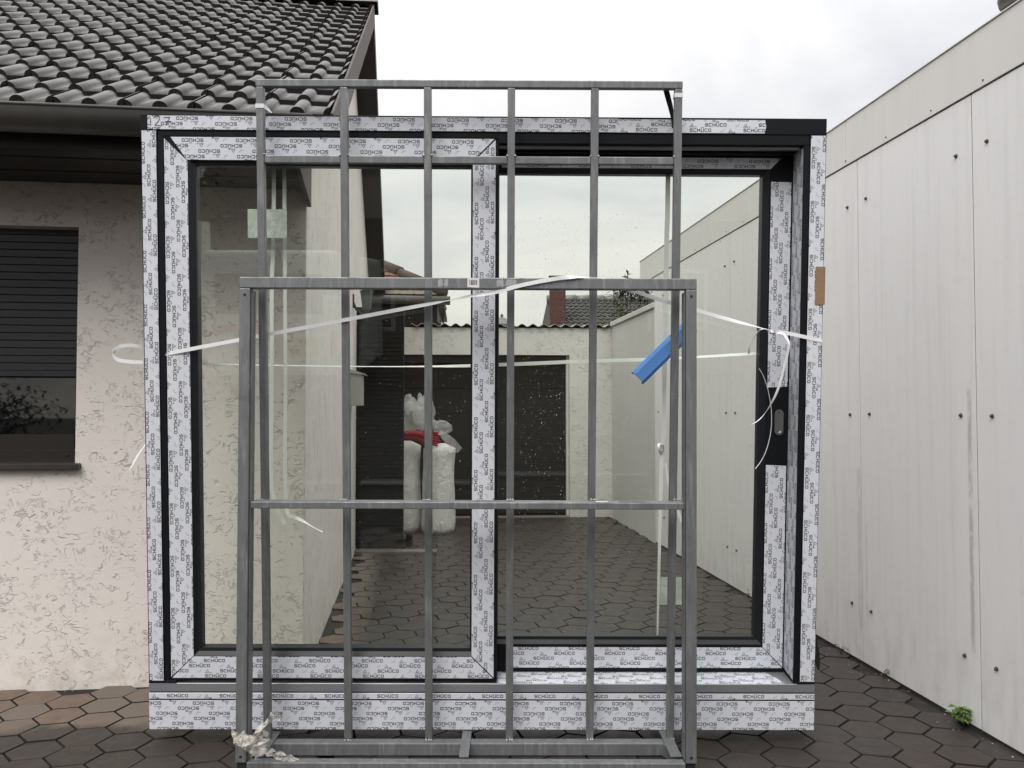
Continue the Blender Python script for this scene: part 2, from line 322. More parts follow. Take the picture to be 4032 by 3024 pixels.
def ribbon(bm, pts, wd, width, th=.0009, k=6):
    """flat band along pts; wd = width direction (one, or one per point)"""
    if not isinstance(wd, list): wd = [wd] * len(pts)
    if not isinstance(width, list): width = [width] * len(pts)
    rows = catmull([(*p, *V(w).normalized(), ww) for p, w, ww in zip(pts, wd, width)], k)
    P = [V(r[:3]) for r in rows]; W = [V(r[3:6]) for r in rows]; ring = []
    for i, q in enumerate(P):
        T = (P[min(i + 1, len(P) - 1)] - P[max(i - 1, 0)]).normalized()
        w = (W[i] - T * W[i].dot(T)); w = w.normalized() if w.length > 1e-4 else T.orthogonal().normalized()
        n = T.cross(w); h = rows[i][6] / 2
        ring.append([bm.verts.new(q + w * h * a + n * th / 2 * b) for a, b in ((-1, -1), (1, -1), (1, 1), (-1, 1))])
    for a, b in zip(ring, ring[1:]):
        for i in range(4): bm.faces.new((a[i], a[(i + 1) % 4], b[(i + 1) % 4], b[i]))
    bm.faces.new(ring[0][::-1]); bm.faces.new(ring[-1]); return bm
def tube(bm, pts, rads, n=6, cap=True):
    if not isinstance(rads, (list, tuple)): rads = [rads] * len(pts)
    rings = []; ref = None
    for i, q in enumerate(pts):
        T = (V(pts[min(i + 1, len(pts) - 1)]) - V(pts[max(i - 1, 0)])).normalized()
        u = (ref - T * ref.dot(T)) if ref is not None else T.orthogonal()
        u = u.normalized(); ref = u; v = T.cross(u)
        rings.append([bm.verts.new(V(q) + (u * math.cos(2 * math.pi * j / n) + v * math.sin(2 * math.pi * j / n)) * rads[i]) for j in range(n)])
    for a, b in zip(rings, rings[1:]):
        for j in range(n): bm.faces.new((a[j], a[(j + 1) % n], b[(j + 1) % n], b[j]))
    if cap: bm.faces.new(rings[0][::-1]); bm.faces.new(rings[-1])
    return bm
def lathe(bm, fr, prof, n=16):
    rings = [[bm.verts.new(fr.p(r * math.cos(2 * math.pi * j / n), r * math.sin(2 * math.pi * j / n), z)) for j in range(n)] for r, z in prof]
    for a, b in zip(rings, rings[1:]):
        for j in range(n): bm.faces.new((a[j], a[(j + 1) % n], b[(j + 1) % n], b[j]))
    bm.faces.new(rings[0][::-1]); bm.faces.new(rings[-1]); return bm
def frame_at(p, base=WORLD): return Fr(p, base.ax, base.ay, base.az)
def copy_of(o, parent, mtx, name=None):
    c = o.copy(); COL.objects.link(c); c.parent = parent; c.matrix_parent_inverse = Matrix.Identity(4); c.matrix_basis = mtx
    return c
def leaf(bm, p, d, up, L, Wd):
    d = V(d).normalized(); s = d.cross(V(up)); s = s.normalized() if s.length > 1e-3 else d.orthogonal().normalized(); n = s.cross(d)
    a = bm.verts.new(p); b = bm.verts.new(p + d * L * .5 + s * Wd / 2 + n * L * .08); c = bm.verts.new(p + d * L - n * L * .06); e_ = bm.verts.new(p + d * L * .5 - s * Wd / 2 + n * L * .08); m = bm.verts.new(p + d * L * .5)
    bm.faces.new((a, b, m)); bm.faces.new((b, c, m)); bm.faces.new((c, e_, m)); bm.faces.new((e_, a, m))

# ================================================================== THE SETTING
bm = NB(); poly(bm, [V((-130, -130, -.013)), V((130, -130, -.013)), V((130, 130, -.013)), V((-130, 130, -.013))])
GROUND = setp(obj('ground', bm, 'joint'), kind='structure')
PAVING = bpy.data.objects.new('courtyard_paving', None); COL.objects.link(PAVING); setp(PAVING, kind='structure')
HEX_S = .1155
def hexagon(bm, c, th, r, tx=0, ty=0, dz=0):
    def pt(rr, j, z):
        a = th + j * math.pi / 3; x, y = rr * math.cos(a), rr * math.sin(a)
        return bm.verts.new((c[0] + x, c[1] + y, z + dz + x * tx + y * ty))
    top = [pt(r - .0016, j, 0) for j in range(6)]; mid = [pt(r, j, -.0022) for j in range(6)]; low = [pt(r, j, -.03) for j in range(6)]
    bm.faces.new(top)
    for a, b in ((top, mid), (mid, low)):
        for j in range(6): bm.faces.new((a[j], b[j], b[(j + 1) % 6], a[(j + 1) % 6])).material_index = 1
def seen(P):
    v = P - CO; z = v.dot(CF)
    return z > .3 and -80 < CX + FPX * v.dot(CR) / z < 4110 and CY - FPX * v.dot(CU) / z < 3060
pv = []
for patch, th in ((0, rad(-15)), (1, rad(15))):
    ca, sa = math.cos(th), math.sin(th)
    for i in range(-60, 60):
        for j in range(-60, 60):
            u, w = i * 1.5 * HEX_S, (j + .5 * (i % 2)) * math.sqrt(3) * HEX_S
            c = V((u * ca - w * sa + .03, 6 + u * sa + w * ca, 0))
            left = c.x < -.80 and c.y < 4.5
            if (patch == 1) != left: continue
            h = V(((c - HO.o).dot(HO.ax), (c - HO.o).dot(HO.ay))); rwx = (c - RW.o).dot(RW.ax)
            if c.y < .5 or c.y > 11.05 or c.x < -4.4: continue
            if (h.x < .07 and h.y > -.06) or rwx > -.02: continue
            pv.append((c, th, (c - V((0, 0, 0))).length, seen(c)))
pv.sort(key=lambda q: (not q[3], q[2]))
bm = NB(); hexagon(bm, (0, 0), 0, HEX_S - .0048)
PV0 = obj('paver', bm, 'paver', PAVING); PV0.data.materials.append(MATS['joint'])
for k, (c, th, d, s) in enumerate(pv[:300]):
    M = Matrix.Translation(c + V((0, 0, random.uniform(-.0025, .0015)))) @ Matrix.Rotation(th + rad(random.uniform(-.8, .8)), 4, 'Z') @ Matrix.Rotation(rad(random.gauss(0, .45)), 4, 'X') @ Matrix.Rotation(rad(random.gauss(0, .45)), 4, 'Y')
    if k == 0: PV0.matrix_basis = M
    else: copy_of(PV0, PAVING, M)
bm = NB()
for c, th, d, s in pv[300:]: hexagon(bm, c, th + rad(random.uniform(-.8, .8)), HEX_S - .0048, random.gauss(0, .007), random.gauss(0, .007), random.uniform(-.0025, .0015))
setp(obj('distant_pavers', bm, 'paver', PAVING), kind='stuff').data.materials.append(MATS['joint'])

# ------------------------------------------------------------------ house on the left
PITCH = math.atan(.625); EAVE_Y, EAVE_Z, RIDGE_Y = -.62, 2.765, 3.15
RIDGE_Z = EAVE_Z + .625 * (RIDGE_Y - EAVE_Y)
def rz(y): return EAVE_Z + .625 * (y - EAVE_Y) if y < RIDGE_Y else RIDGE_Z - .625 * (y - RIDGE_Y)
HOUSE = thing('house', HO.o, 'white plastered house with dark tiled roof, gutter and half-closed roller shutter', 'house')
bm = NB()
box(bm, HO, -1.155, -.004, 0, .22, -.02, 2.75); box(bm, HO, -2.6, -1.155, 0, .22, -.02, 1.140); box(bm, HO, -2.6, -1.155, 0, .22, 2.363, 2.75); box(bm, HO, -5.5, -2.6, 0, .22, -.02, 2.75)
obj('front_wall', bm, 'plaster_front', HOUSE)
prof = [(.004, -.02), (6.3, -.02), (6.3, rz(6.3) - .17), (RIDGE_Y, RIDGE_Z - .17), (.004, rz(.004) - .17)]
bm = NB(); prism(bm, [HO.p(-.2, y, z) for y, z in prof], [HO.p(0, y, z) for y, z in prof])
obj('gable_wall', bm, 'plaster_side', HOUSE)
bm = NB(); box(bm, HO, -5.5, -.2, 6.1, 6.3, 0, 2.6); box(bm, HO, -5.5, -5.3, .22, 6.1, 0, 2.6); box(bm, HO, -5.3, -.2, .22, 6.1, 2.62, 2.72)
obj('rear_wall', bm, 'plaster_side', HOUSE)
# roof decks
bm = NB(); q = [(EAVE_Y + .02, -.03), (RIDGE_Y, -.03), (RIDGE_Y, -.15), (EAVE_Y + .02, -.15)]
prism(bm, [HO.p(-5.6, y, rz(y) + dz) for y, dz in q], [HO.p(.165, y, rz(y) + dz) for y, dz in q])
ROOF = obj('roof', bm, 'dark_wood', HOUSE)
bm = NB(); q = [(RIDGE_Y + .001, .03), (6.95, .03), (6.95, -.17), (RIDGE_Y + .001, -.17)]
prism(bm, [HO.p(-5.6, y, RIDGE_Z - .625 * (y - RIDGE_Y) + dz) for y, dz in q], [HO.p(.20, y, RIDGE_Z - .625 * (y - RIDGE_Y) + dz) for y, dz in q])
obj('rear_roof_slope', bm, 'dark_wood', HOUSE)
# tiles: one mesh, shared
TL, TW, TT = .36, .2975, .024
def tile_profile():
    pr = []
    R, hh = .034, .030
    for k in range(5): a = math.pi / 2 * k / 4; pr.append((R * math.sin(a), hh * math.cos(a)))
    pr[0] = (.002, hh)
    for k in range(9): a = math.pi * k / 8; pr.append((.15 - R * math.cos(a), hh * math.sin(a)))
    for k in range(5): a = math.pi / 2 * k / 4; pr.append((.3 - R * math.cos(a), hh * math.sin(a) + .003 * k / 4))
    pr[-1] = (TW, hh + .003); out = []
    for q in pr:
        if not out or q[0] - out[-1][0] > .0015: out.append(q)
    return out
def tile_mesh(name, mat, edge):
    bm = NB(); pr = tile_profile()
    lo = [bm.verts.new((x, 0, z + TT)) for x, z in pr]; hi = [bm.verts.new((x, TL, z + TT)) for x, z in pr]; bo = [bm.verts.new((x, .004, z - .004)) for x, z in pr]
    for i in range(len(pr) - 1):
        f = bm.faces.new((lo[i], lo[i + 1], hi[i + 1], hi[i])); f.smooth = True
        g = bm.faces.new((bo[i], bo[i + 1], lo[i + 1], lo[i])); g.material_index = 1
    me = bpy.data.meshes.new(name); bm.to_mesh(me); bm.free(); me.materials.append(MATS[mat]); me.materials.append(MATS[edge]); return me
TM = tile_mesh('roof_tile', 'roof_tile', 'shaded_edge')
RUN = .283; SL = math.hypot(RIDGE_Y - EAVE_Y, RIDGE_Z - EAVE_Z); NR = int(SL / RUN + .5)
RUN = (SL + .02) / NR
hrot = Matrix.Rotation(rad(6.8), 4, 'Z'); first = None
def vis(P, mx=140):
    v = P - CO; z = v.dot(CF); x = CX + FPX * v.dot(CR) / z
    return z > .2 and x > -mx
for r in range(NR):
    y = EAVE_Y - .045 + r * RUN * math.cos(PITCH); z = EAVE_Z - .03 * .625 + r * RUN * math.sin(PITCH)
    for c in range(17):
        x = .19 - (c + 1) * .30
        o = bpy.data.objects.new('roof_tile', TM); COL.objects.link(o); o.parent = ROOF
        o.matrix_basis = Matrix.Translation(HO.p(x, y, z) - HO.o) @ hrot @ Matrix.Rotation(PITCH - TT / RUN + rad(random.gauss(0, .35)), 4, 'X') @ Matrix.Rotation(rad(random.gauss(0, .3)), 4, 'Y')
    bm = NB(); f2 = Fr(HO.p(0, y, z), HO.ax, HO.d(0, math.cos(PITCH), math.sin(PITCH)), HO.d(0, -math.sin(PITCH), math.cos(PITCH)))
    box(bm, f2, .1895, .203, -.005, RUN + .012, -.15 + .002 * (r % 2), .034, .003); obj('verge_tile', bm, 'verge', ROOF)
for k in range(13):
    x1 = .235 - k * .375; bm = NB(); prof = [(math.cos(a) * .125, math.sin(a) * .105) for a in [math.pi * j / 8 for j in range(9)]]
    def ring(x, s): return [bm.verts.new(HO.p(x, RIDGE_Y + a * s, RIDGE_Z + .005 + b * s)) for a, b in prof]
    A, B, C_ = ring(x1, 1.06), ring(x1 - .06, 1.06), ring(x1 - .40, .94)
    for P, Q in ((A, B), (B, C_)):
        for j in range(8): bm.faces.new((P[j], P[j + 1], Q[j + 1], Q[j]))
    bm.faces.new(A)
    obj('ridge_tile', bm, 'roof_tile', ROOF)
# eaves: gutter, soffit boards, fascia
bm = NB(); GR = .09; gy, gz = -.69, 2.722
pr = [(gy - GR * math.cos(a), gz - GR * math.sin(a)) for a in [math.pi * j / 10 for j in range(11)]]
for s, r in ((1, 0), (-1, .003)):
    pass
outer = [[bm.verts.new(HO.p(x, y, z)) for y, z in pr] for x in (-5.6, .12)]
inner = [[bm.verts.new(HO.p(x, gy + (y - gy) * .95, gz + (z - gz) * .95)) for y, z in pr] for x in (-5.6, .12)]
for j in range(10):
    bm.faces.new((outer[0][j], outer[0][j + 1], outer[1][j + 1], outer[1][j])); bm.faces.new((inner[1][j], inner[1][j + 1], inner[0][j + 1], inner[0][j]))
for j in range(10): bm.faces.new((outer[1][j], outer[1][j + 1], inner[1][j + 1], inner[1][j]))
poly(bm, [HO.p(.118, y, z) for y, z in pr])
tube(bm, [HO.p(-5.6, gy - GR + .002, gz + .004), HO.p(.12, gy - GR + .002, gz + .004)], .008, 8)
obj('gutter', bm, 'gutter', HOUSE, smooth=True)
bm = NB(); box(bm, HO, -5.6, .16, -.597, -.575, 2.59, 2.71, .002); obj('fascia_board', bm, 'dark_wood', HOUSE)
for k in range(5):
    bm = NB(); box(bm, HO, -5.6, .0, -.572 + k * .1145, -.572 + k * .1145 + .108, 2.590 - (.004 if k % 2 else 0), 2.612, .003); obj('soffit_board', bm, 'dark_wood', HOUSE)
bm = NB(); prism(bm, [HO.p(.0035, y, z) for y, z in ((-.57, 2.60), (-.003, 2.50), (-.003, 2.95), (-.57, 2.72))], [HO.p(.025, y, z) for y, z in ((-.57, 2.60), (-.003, 2.50), (-.003, 2.95), (-.57, 2.72))])
obj('eave_end_board', bm, 'verge', HOUSE)
# window with roller shutter
SLAT = NB(); box(SLAT, HO, -2.59, -1.160, .085, .094, 0, .0385, .0025, 1)
base_slat = None
for k in range(19):
    z = 2.335 - k * .0397
    if k == 0:
        bmesh.ops.translate(SLAT, verts=SLAT.verts, vec=(0, 0, z)); base_slat = obj('shutter_slat', SLAT, 'shutter', HOUSE)
    else: copy_of(base_slat, HOUSE, Matrix.Translation((0, (k % 3) * .0006, z - 2.335)))
bm = NB(); box(bm, HO, -2.59, -1.16, .078, .10, 1.588, 1.6205, .003); obj('shutter_bottom_bar', bm, 'shutter', HOUSE)
bm = NB(); box(bm, HO, -1.178, -1.1555, .07, .14, 1.16, 2.362, .002); box(bm, HO, -2.599, -2.58, .07, .14, 1.16, 2.362, .002); obj('shutter_guide_rail', bm, 'shutter', HOUSE)
WF = NB(); box(WF, HO, -1.215, -1.157, .145, .20, 1.2, 2.36, .003); box(WF, HO, -2.598, -2.54, .145, .20, 1.2, 2.36, .003); box(WF, HO, -2.54, -1.215, .148, .20, 1.2, 1.285, .004); box(WF, HO, -2.6, -1.156, .135, .21, 1.141, 1.205, .004)
HW = obj('window_frame', WF, 'brown_frame', HOUSE)
bm = NB(); box(bm, HO, -2.55, -1.21, .165, .172, 1.28, 2.2); obj('window_pane', bm, 'house_glass', HW)
bm = NB(); box(bm, HO, -1.262, -1.236, .13, .1345, 1.168, 1.182, .002); obj('drain_cover', bm, 'brown_frame', HW)
bm = NB(); box(bm, HO, -2.63, -1.125, -.045, .135, 1.112, 1.142, .005); obj('window_sill', bm, 'sill', HOUSE)

# ------------------------------------------------------------------ hall on the right: cement panels and fascia
HALL = thing('panel_clad_hall', RW.o, 'long pale hall clad in tall grey-white cement panels with fascia', 'building')
bm = NB(); box(bm, RW, .0046, 6, -4.6, 3.63, -.02, 2.95); box(bm, RW, .07, 6, -4.6, 4.2, 2.951, 3.07); obj('hall_body', bm, 'joint_dark', HALL)
seams = [-3.56, -2.56, -1.56, -.57, .42, 1.41, 2.40, 3.39]
ys = [-4.55] + seams + [3.63]
pmesh = None
for a, b in zip(ys, ys[1:]):
    bm = NB(); box(bm, RW, .0, .0042, a + .0032, b - .0032, .012, 2.829, .0006); obj('cement_panel', bm, 'panel', HALL)
fj = [-4.55, -2.39, -.455, 1.48, 3.42, 4.2]
for a, b in zip(fj, fj[1:]):
    bm = NB(); box(bm, RW, -.006, .065, a + .002, b - .002, 2.836, 3.095, .0015); obj('fascia_panel', bm, 'fascia', HALL)
bm = NB(); box(bm, RW, -.012, .12, -4.56, 4.205, 3.0965, 3.103, .001); obj('roof_edge_trim', bm, 'fascia', HALL)
sm = None
def screw(y, z, x=-.0005, r=.008):
    global sm
    if sm is None:
        bm = NB(); fr = Fr((0, 0, 0), RW.ay, RW.az, -RW.ax); lathe(bm, fr, [(.010, 0), (.0105, .002), (.0075, .0035), (.0068, .009), (.004, .011)], 8)
        sm = obj('screw', bm, 'screw', HALL, off=V((0, 0, 0))); sm.location = RW.p(x, y, z) - RW.o; return
    copy_of(sm, HALL, Matrix.Translation(RW.p(x, y, z) - RW.o) @ Matrix.Scale(r / .008, 4))
for s in seams:
    for z in (.307, 1.389, 2.587):
        for d in (-.1, .105): screw(s + d + random.uniform(-.006, .006), z + random.uniform(-.004, .004))
for k in range(16): screw(-3.2 + k * .39 + random.uniform(-.03, .03), 2.861, -.0065, .0036)
# roof ventilator at the hall's edge
vh = RW.hit(4014, 26, 0, .16); VY = vh.y
VENT = thing('roof_ventilator', RW.p(.17, VY, 3.07), 'dark round ventilator cap on the flat hall roof', 'ventilator')
bm = NB(); lathe(bm, frame_at(RW.p(.16, VY, 3.0705), RW), [(.05, 0), (.05, .16)], 16); obj('pipe', bm, 'lantern_metal', VENT, True)
bm = NB(); lathe(bm, frame_at(RW.p(.16, VY, vh.z), RW), [(.05, .0), (.078, .008), (.085, .04), (.078, .075), (.05, .11), (.01, .12)], 18); obj('cap', bm, 'gutter', VENT, True)
# low wall beyond the hall
LOW = thing('low_boundary_wall', RW.p(.1, 4.7, 0), 'low pale boundary wall with capping between hall and garage', 'wall')
bm = NB(); box(bm, RW, .004, .16, 3.634, 5.68, -.02, 2.50, .004); obj('wall', bm, 'low_wall', LOW)
bm = NB(); box(bm, RW, -.02, .19, 3.634, 5.69, 2.501, 2.56, .006); obj('capping', bm, 'low_wall', LOW)

# ------------------------------------------------------------------ garage at the end of the yard
GAR = thing('garage', GA.p(-1.3, 0, 0), 'low plastered garage with dark door and wavy corrugated roof edge', 'garage')
bm = NB(); box(bm, GA, -2.73, .14, 0, .2, 2.13, 2.485); box(bm, GA, -.543, .14, .0, .2, -.02, 2.13); box(bm, GA, -3.0, -2.735, .02, .2, -.02, 2.485); obj('front_wall', bm, 'plaster_garage', GAR)
bm = NB(); box(bm, GA, -3.0, .02, .35, 5, -.02, 2.45); obj('garage_body', bm, 'joint_dark', GAR)
bm = NB(); box(bm, GA, -.578, -.5435, .06, .2, -.02, 2.129, .004); obj('door_jamb', bm, 'low_wall', GAR)
for k in range(6):
    bm = NB(); z0 = .04 + k * .33; box(bm, GA, -2.734, -.579, .13, .16, z0, z0 + .3265, .003); obj('door_panel', bm, 'garage_door', GAR)
bm = NB(); box(bm, GA, -2.734, -.579, .17, .2, 0, 2.128); obj('door_frame', bm, 'garage_door', GAR)
bm = NB(); box(bm, GA, -2.734, -.579, .10, .169, 2.025, 2.128, .004); obj('door_lintel', bm, 'brown_frame', GAR)
bm = NB(); box(bm, GA, -2.72, -.55, -.04, .10, -.012, .014, .004); obj('door_sill', bm, 'step_stone', GAR)
bm = NB(); N = 170; per = .1447
rows = []
for y, dz in ((-.05, 0), (4.9, .25)):
    rows.append([[bm.verts.new(GA.p(-2.62 + i * 2.66 / N, y, 2.512 + dz + .018 * math.cos(2 * math.pi * (i * 2.66 / N) / per) + h)) for i in range(N + 1)] for h in (0, .008)])
for i in range(N):
    for h in (0, 1): bm.faces.new((rows[0][h][i], rows[0][h][i + 1], rows[1][h][i + 1], rows[1][h][i]))
    bm.faces.new((rows[0][0][i], rows[0][0][i + 1], rows[0][1][i + 1], rows[0][1][i]))
obj('corrugated_roof', bm, 'corrugated', GAR)

# ------------------------------------------------------------------ dark-clad annex with a hipped tile roof, behind the garage wall
ANX = thing('clad_annex', GA.p(-3.2, .4, 0), 'dark clad annex with red hipped tile roof behind the garage', 'building')
ax1 = GA.hit(1722, 1240, 1, .24).x
bm = NB(); box(bm, GA, -4.3, ax1, .24, 2.6, 2.0, 2.86); box(bm, GA, -4.3, -3.02, .24, 2.6, -.02, 2.0); obj('clad_wall', bm, 'dark_wood', ANX)
ex1, ez = GA.hit(1746, 1164, 1, .02).x, GA.hit(1746, 1164, 1, .02).z
bm = NB(); HT = .62; T2 = 1.45
a0, a1, a2, a3 = GA.p(-4.4, .02, ez), GA.p(ex1, .02, ez), GA.p(ex1 - T2 * 1.05, .02 + T2, ez + HT * T2), GA.p(-4.4, .02 + T2, ez + HT * T2)
poly(bm, [a0, a1, a2, a3]); poly(bm, [a1, GA.p(ex1, 2.9, ez), a2]); poly(bm, [GA.p(-4.4, .02, ez - .05), GA.p(ex1, .02, ez - .05), GA.p(ex1, 2.9, ez - .05), GA.p(-4.4, 2.9, ez - .05)])
poly(bm, [a0, a1, GA.p(ex1, .02, ez - .05), GA.p(-4.4, .02, ez - .05)]); poly(bm, [a1, GA.p(ex1, 2.9, ez), GA.p(ex1, 2.9, ez - .05), GA.p(ex1, .02, ez - .05)])
AR = obj('hipped_roof', bm, 'dark_wood', ANX)
pt2 = math.atan(HT); rowl = .155
for r in range(11):
    u = r * rowl; yy = .02 + u * math.cos(pt2); zz2 = ez + u * math.sin(pt2); lim = ex1 - (yy - .02) * 1.05
    n = 0; x = lim - .02
    while x > -4.0 and n < 12:
        wv = .185; xl = x - wv + .004 + (.09 if (r % 2 and n == 0) else 0)
        fr = Fr(GA.p(0, yy, zz2), GA.ax, GA.d(0, math.cos(pt2), math.sin(pt2)), GA.d(0, -math.sin(pt2), math.cos(pt2)))
        bm = NB(); L0 = -.01
        pts = [(xl, .0), (xl + .03, -.016), (x - .03, -.016), (x, .0), (x, .19), (xl, .19)]
        zt = lambda v: .026 - v * .11
        prism(bm, [fr.p(px, pv_, zt(pv_) - .012) for px, pv_ in pts], [fr.p(px, pv_, zt(pv_)) for px, pv_ in pts])
        obj('roof_tile', bm, 'mossy_tile' if r < 2 and n < 6 else 'red_tile', AR); x = xl - .003; n += 1
for k in range(5):
    f0, f1 = k / 5, (k + 1.12) / 5; A = a1.lerp(a2, f0); B = a1.lerp(a2, min(f1, 1.02)); up = V((0, 0, .03))
    bm = NB(); tube(bm, [A + up, B + up * .8], [.085, .07], 10); obj('hip_tile', bm, 'ridge_brown', AR, True)
bm = NB(); tube(bm, [GA.p(-4.3, -.05, ez - .055), GA.p(ex1 + .09, -.05, ez - .075)], .06, 10); obj('gutter', bm, 'gutter', ANX, True)
bm = NB(); prism(bm, [GA.p(ax1 + .002, .2, 2.50), GA.p(ax1 + .002, .5, 2.50), GA.p(ax1 + .002, .5, 2.58), GA.p(ax1 + .002, .2, 2.58)], [GA.p(ax1 + .11, .2, 2.495), GA.p(ax1 + .11, .5, 2.495), GA.p(ax1 + .09, .5, 2.505), GA.p(ax1 + .09, .2, 2.505)]); obj('flashing', bm, 'brown_frame', ANX)

# ------------------------------------------------------------------ dark slatted screen next to the house wall
SCR = thing('slatted_screen', V((-1.35, 8.34, 0)), 'tall dark brown slatted screen standing against the house gable wall', 'screen')
SF = yawfr((-1.62, 8.335, 0), 0.0); sw = -1.093 + 1.62
bm = NB(); box(bm, SF, .0, sw, .022, .06, .02, 2.45); obj('backing', bm, 'slat_dark', SCR)
b0 = None
for k in range(55):
    z = .03 + k * .0437
    if k == 0: bm = NB(); box(bm, SF, .0, sw, .0, .0215, .03, .0705, .003); b0 = obj('slat', bm, 'slat_dark', SCR)
    else: copy_of(b0, SCR, Matrix.Translation((0, random.uniform(-.001, .001), z - .03)))
bm = NB(); box(bm, SF, sw + .001, sw + .055, .25, .40, -.002, .14, .004); obj('foot', bm, 'slat_dark', SCR)
bm = NB(); box(bm, SF, sw - .02, sw - .001, .062, .45, .0, .08); obj('foot_bar', bm, 'slat_dark', SCR)
STEP = thing('doorstep', V((-1.35, 8.2, 0)), 'flat pale stone step in front of the dark slatted screen', 'step')
bm = NB(); box(bm, SF, .0, sw + .35, -.16, -.01, -.02, .022, .006); obj('slab', bm, 'step_stone', STEP)

# ================================================================== THE PATIO DOOR (window frame, x = along, y = depth, z = up)
DOOR = thing('sliding_patio_door', WI.p(0, .1, 0), 'large anthracite sliding patio door still wrapped in printed white protective film', 'patio door')
HWD = 1.406; DEP = .20
def dpart(name, boxes, mat, parent=DOOR, bev=.0015):
    bm = NB()
    for b in boxes: box(bm, WI, *b, bev)
    return obj(name, bm, mat, parent)
dpart('frame_head', [(-HWD, HWD, 0, DEP, 2.499, 2.565), (-1.3385, 1.3385, .003, DEP - .002, 2.4570, 2.4985)], 'anthracite')
dpart('frame_jamb', [(-HWD, -1.341, 0, DEP, .201, 2.4985), (-1.3408, -1.316, .003, DEP - .002, .203, 2.4565)], 'anthracite')
dpart('frame_jamb', [(1.341, HWD, 0, DEP, .201, 2.4985), (1.316, 1.3408, .003, DEP - .002, .203, 2.4565)], 'anthracite')
dpart('track_rail', [(-1.31, 1.31, .030, .062, 2.446, 2.4568)], 'aluminium')
dpart('track_rail', [(-1.31, 1.31, .086, .118, 2.440, 2.4568)], 'anthracite')
THR = dpart('threshold', [(-HWD, HWD, .001, DEP, .1635, .200), (-HWD, HWD, .0, DEP - .001, .1335, .1590)], 'aluminium')
dpart('threshold_base', [(-HWD, HWD, .0, DEP, .002, .1300), (-HWD + .002, HWD - .002, .004, DEP - .002, .1301, .1634), (-HWD, -1.29, -.001, .004, .2005, .2110), (1.33, HWD, -.001, .004, .2005, .2110)], 'anthracite')
def sash(n0, s0, s1, gs0, gs1, t0, t1, gt0, gt1, tag):
    """sash ring from outer rectangle to bead; stepped bead to the glass"""
    bm = NB(); n1 = n0 + .066
    o = [(s0, t0), (s1, t0), (s1, t1), (s0, t1)]; bw = .018; i1 = [(gs0 - .026, gt0 - .03), (gs1 + .026, gt0 - .03), (gs1 + .026, gt1 + .024), (gs0 - .026, gt1 + .024)]
    for k in range(4):
        a, b, c, d = o[k], o[(k + 1) % 4], i1[(k + 1) % 4], i1[k]
        prism(bm, [WI.p(x, n0, z) for x, z in (a, b, c, d)], [WI.p(x, n1, z) for x, z in (a, b, c, d)])
    S = obj('sash', bm, 'anthracite', DOOR)
    g = [(gs0, gt0), (gs1, gt0), (gs1, gt1), (gs0, gt1)]; mid = [(x + (u - x) * .45, z + (w - z) * .45) for (x, z), (u, w) in zip(g, i1)]
    bm = NB()
    for k in range(4):
        A, B = i1[k], i1[(k + 1) % 4]; C_, D = mid[(k + 1) % 4], mid[k]; E_, F_ = g[(k + 1) % 4], g[k]
        poly(bm, [WI.p(A[0], n0 + .002, A[1]), WI.p(B[0], n0 + .002, B[1]), WI.p(C_[0], n0 + .014, C_[1]), WI.p(D[0], n0 + .014, D[1])])
        poly(bm, [WI.p(D[0], n0 + .014, D[1]), WI.p(C_[0], n0 + .014, C_[1]), WI.p(E_[0], n0 + .016, E_[1]), WI.p(F_[0], n0 + .016, F_[1])])
        poly(bm, [WI.p(F_[0], n0 + .016, F_[1]), WI.p(E_[0], n0 + .016, E_[1]), WI.p(E_[0], n0 + .062, E_[1]), WI.p(F_[0], n0 + .062, F_[1])])
        poly(bm, [WI.p(F_[0], n0 + .062, F_[1]), WI.p(E_[0], n0 + .062, E_[1]), WI.p(B[0], n0 + .064, B[1]), WI.p(A[0], n0 + .064, A[1])])
    obj('glazing_bead', bm, 'bead', S)
    bm = NB(); box(bm, WI, gs0 - .006, gs1 + .006, n0 + .024, n0 + .048, gt0 - .006, gt1 + .006)
    P = obj('glass_pane', bm, 'glass', S)
    return S
SL_ = sash(.003, -1.3155, .058, -1.190, -.056, .2115, 2.480, .346, 2.362, 'left')
SR_ = sash(.130, -.06, 1.3155, .060, 1.190, .2045, 2.444, .353, 2.364, 'right')

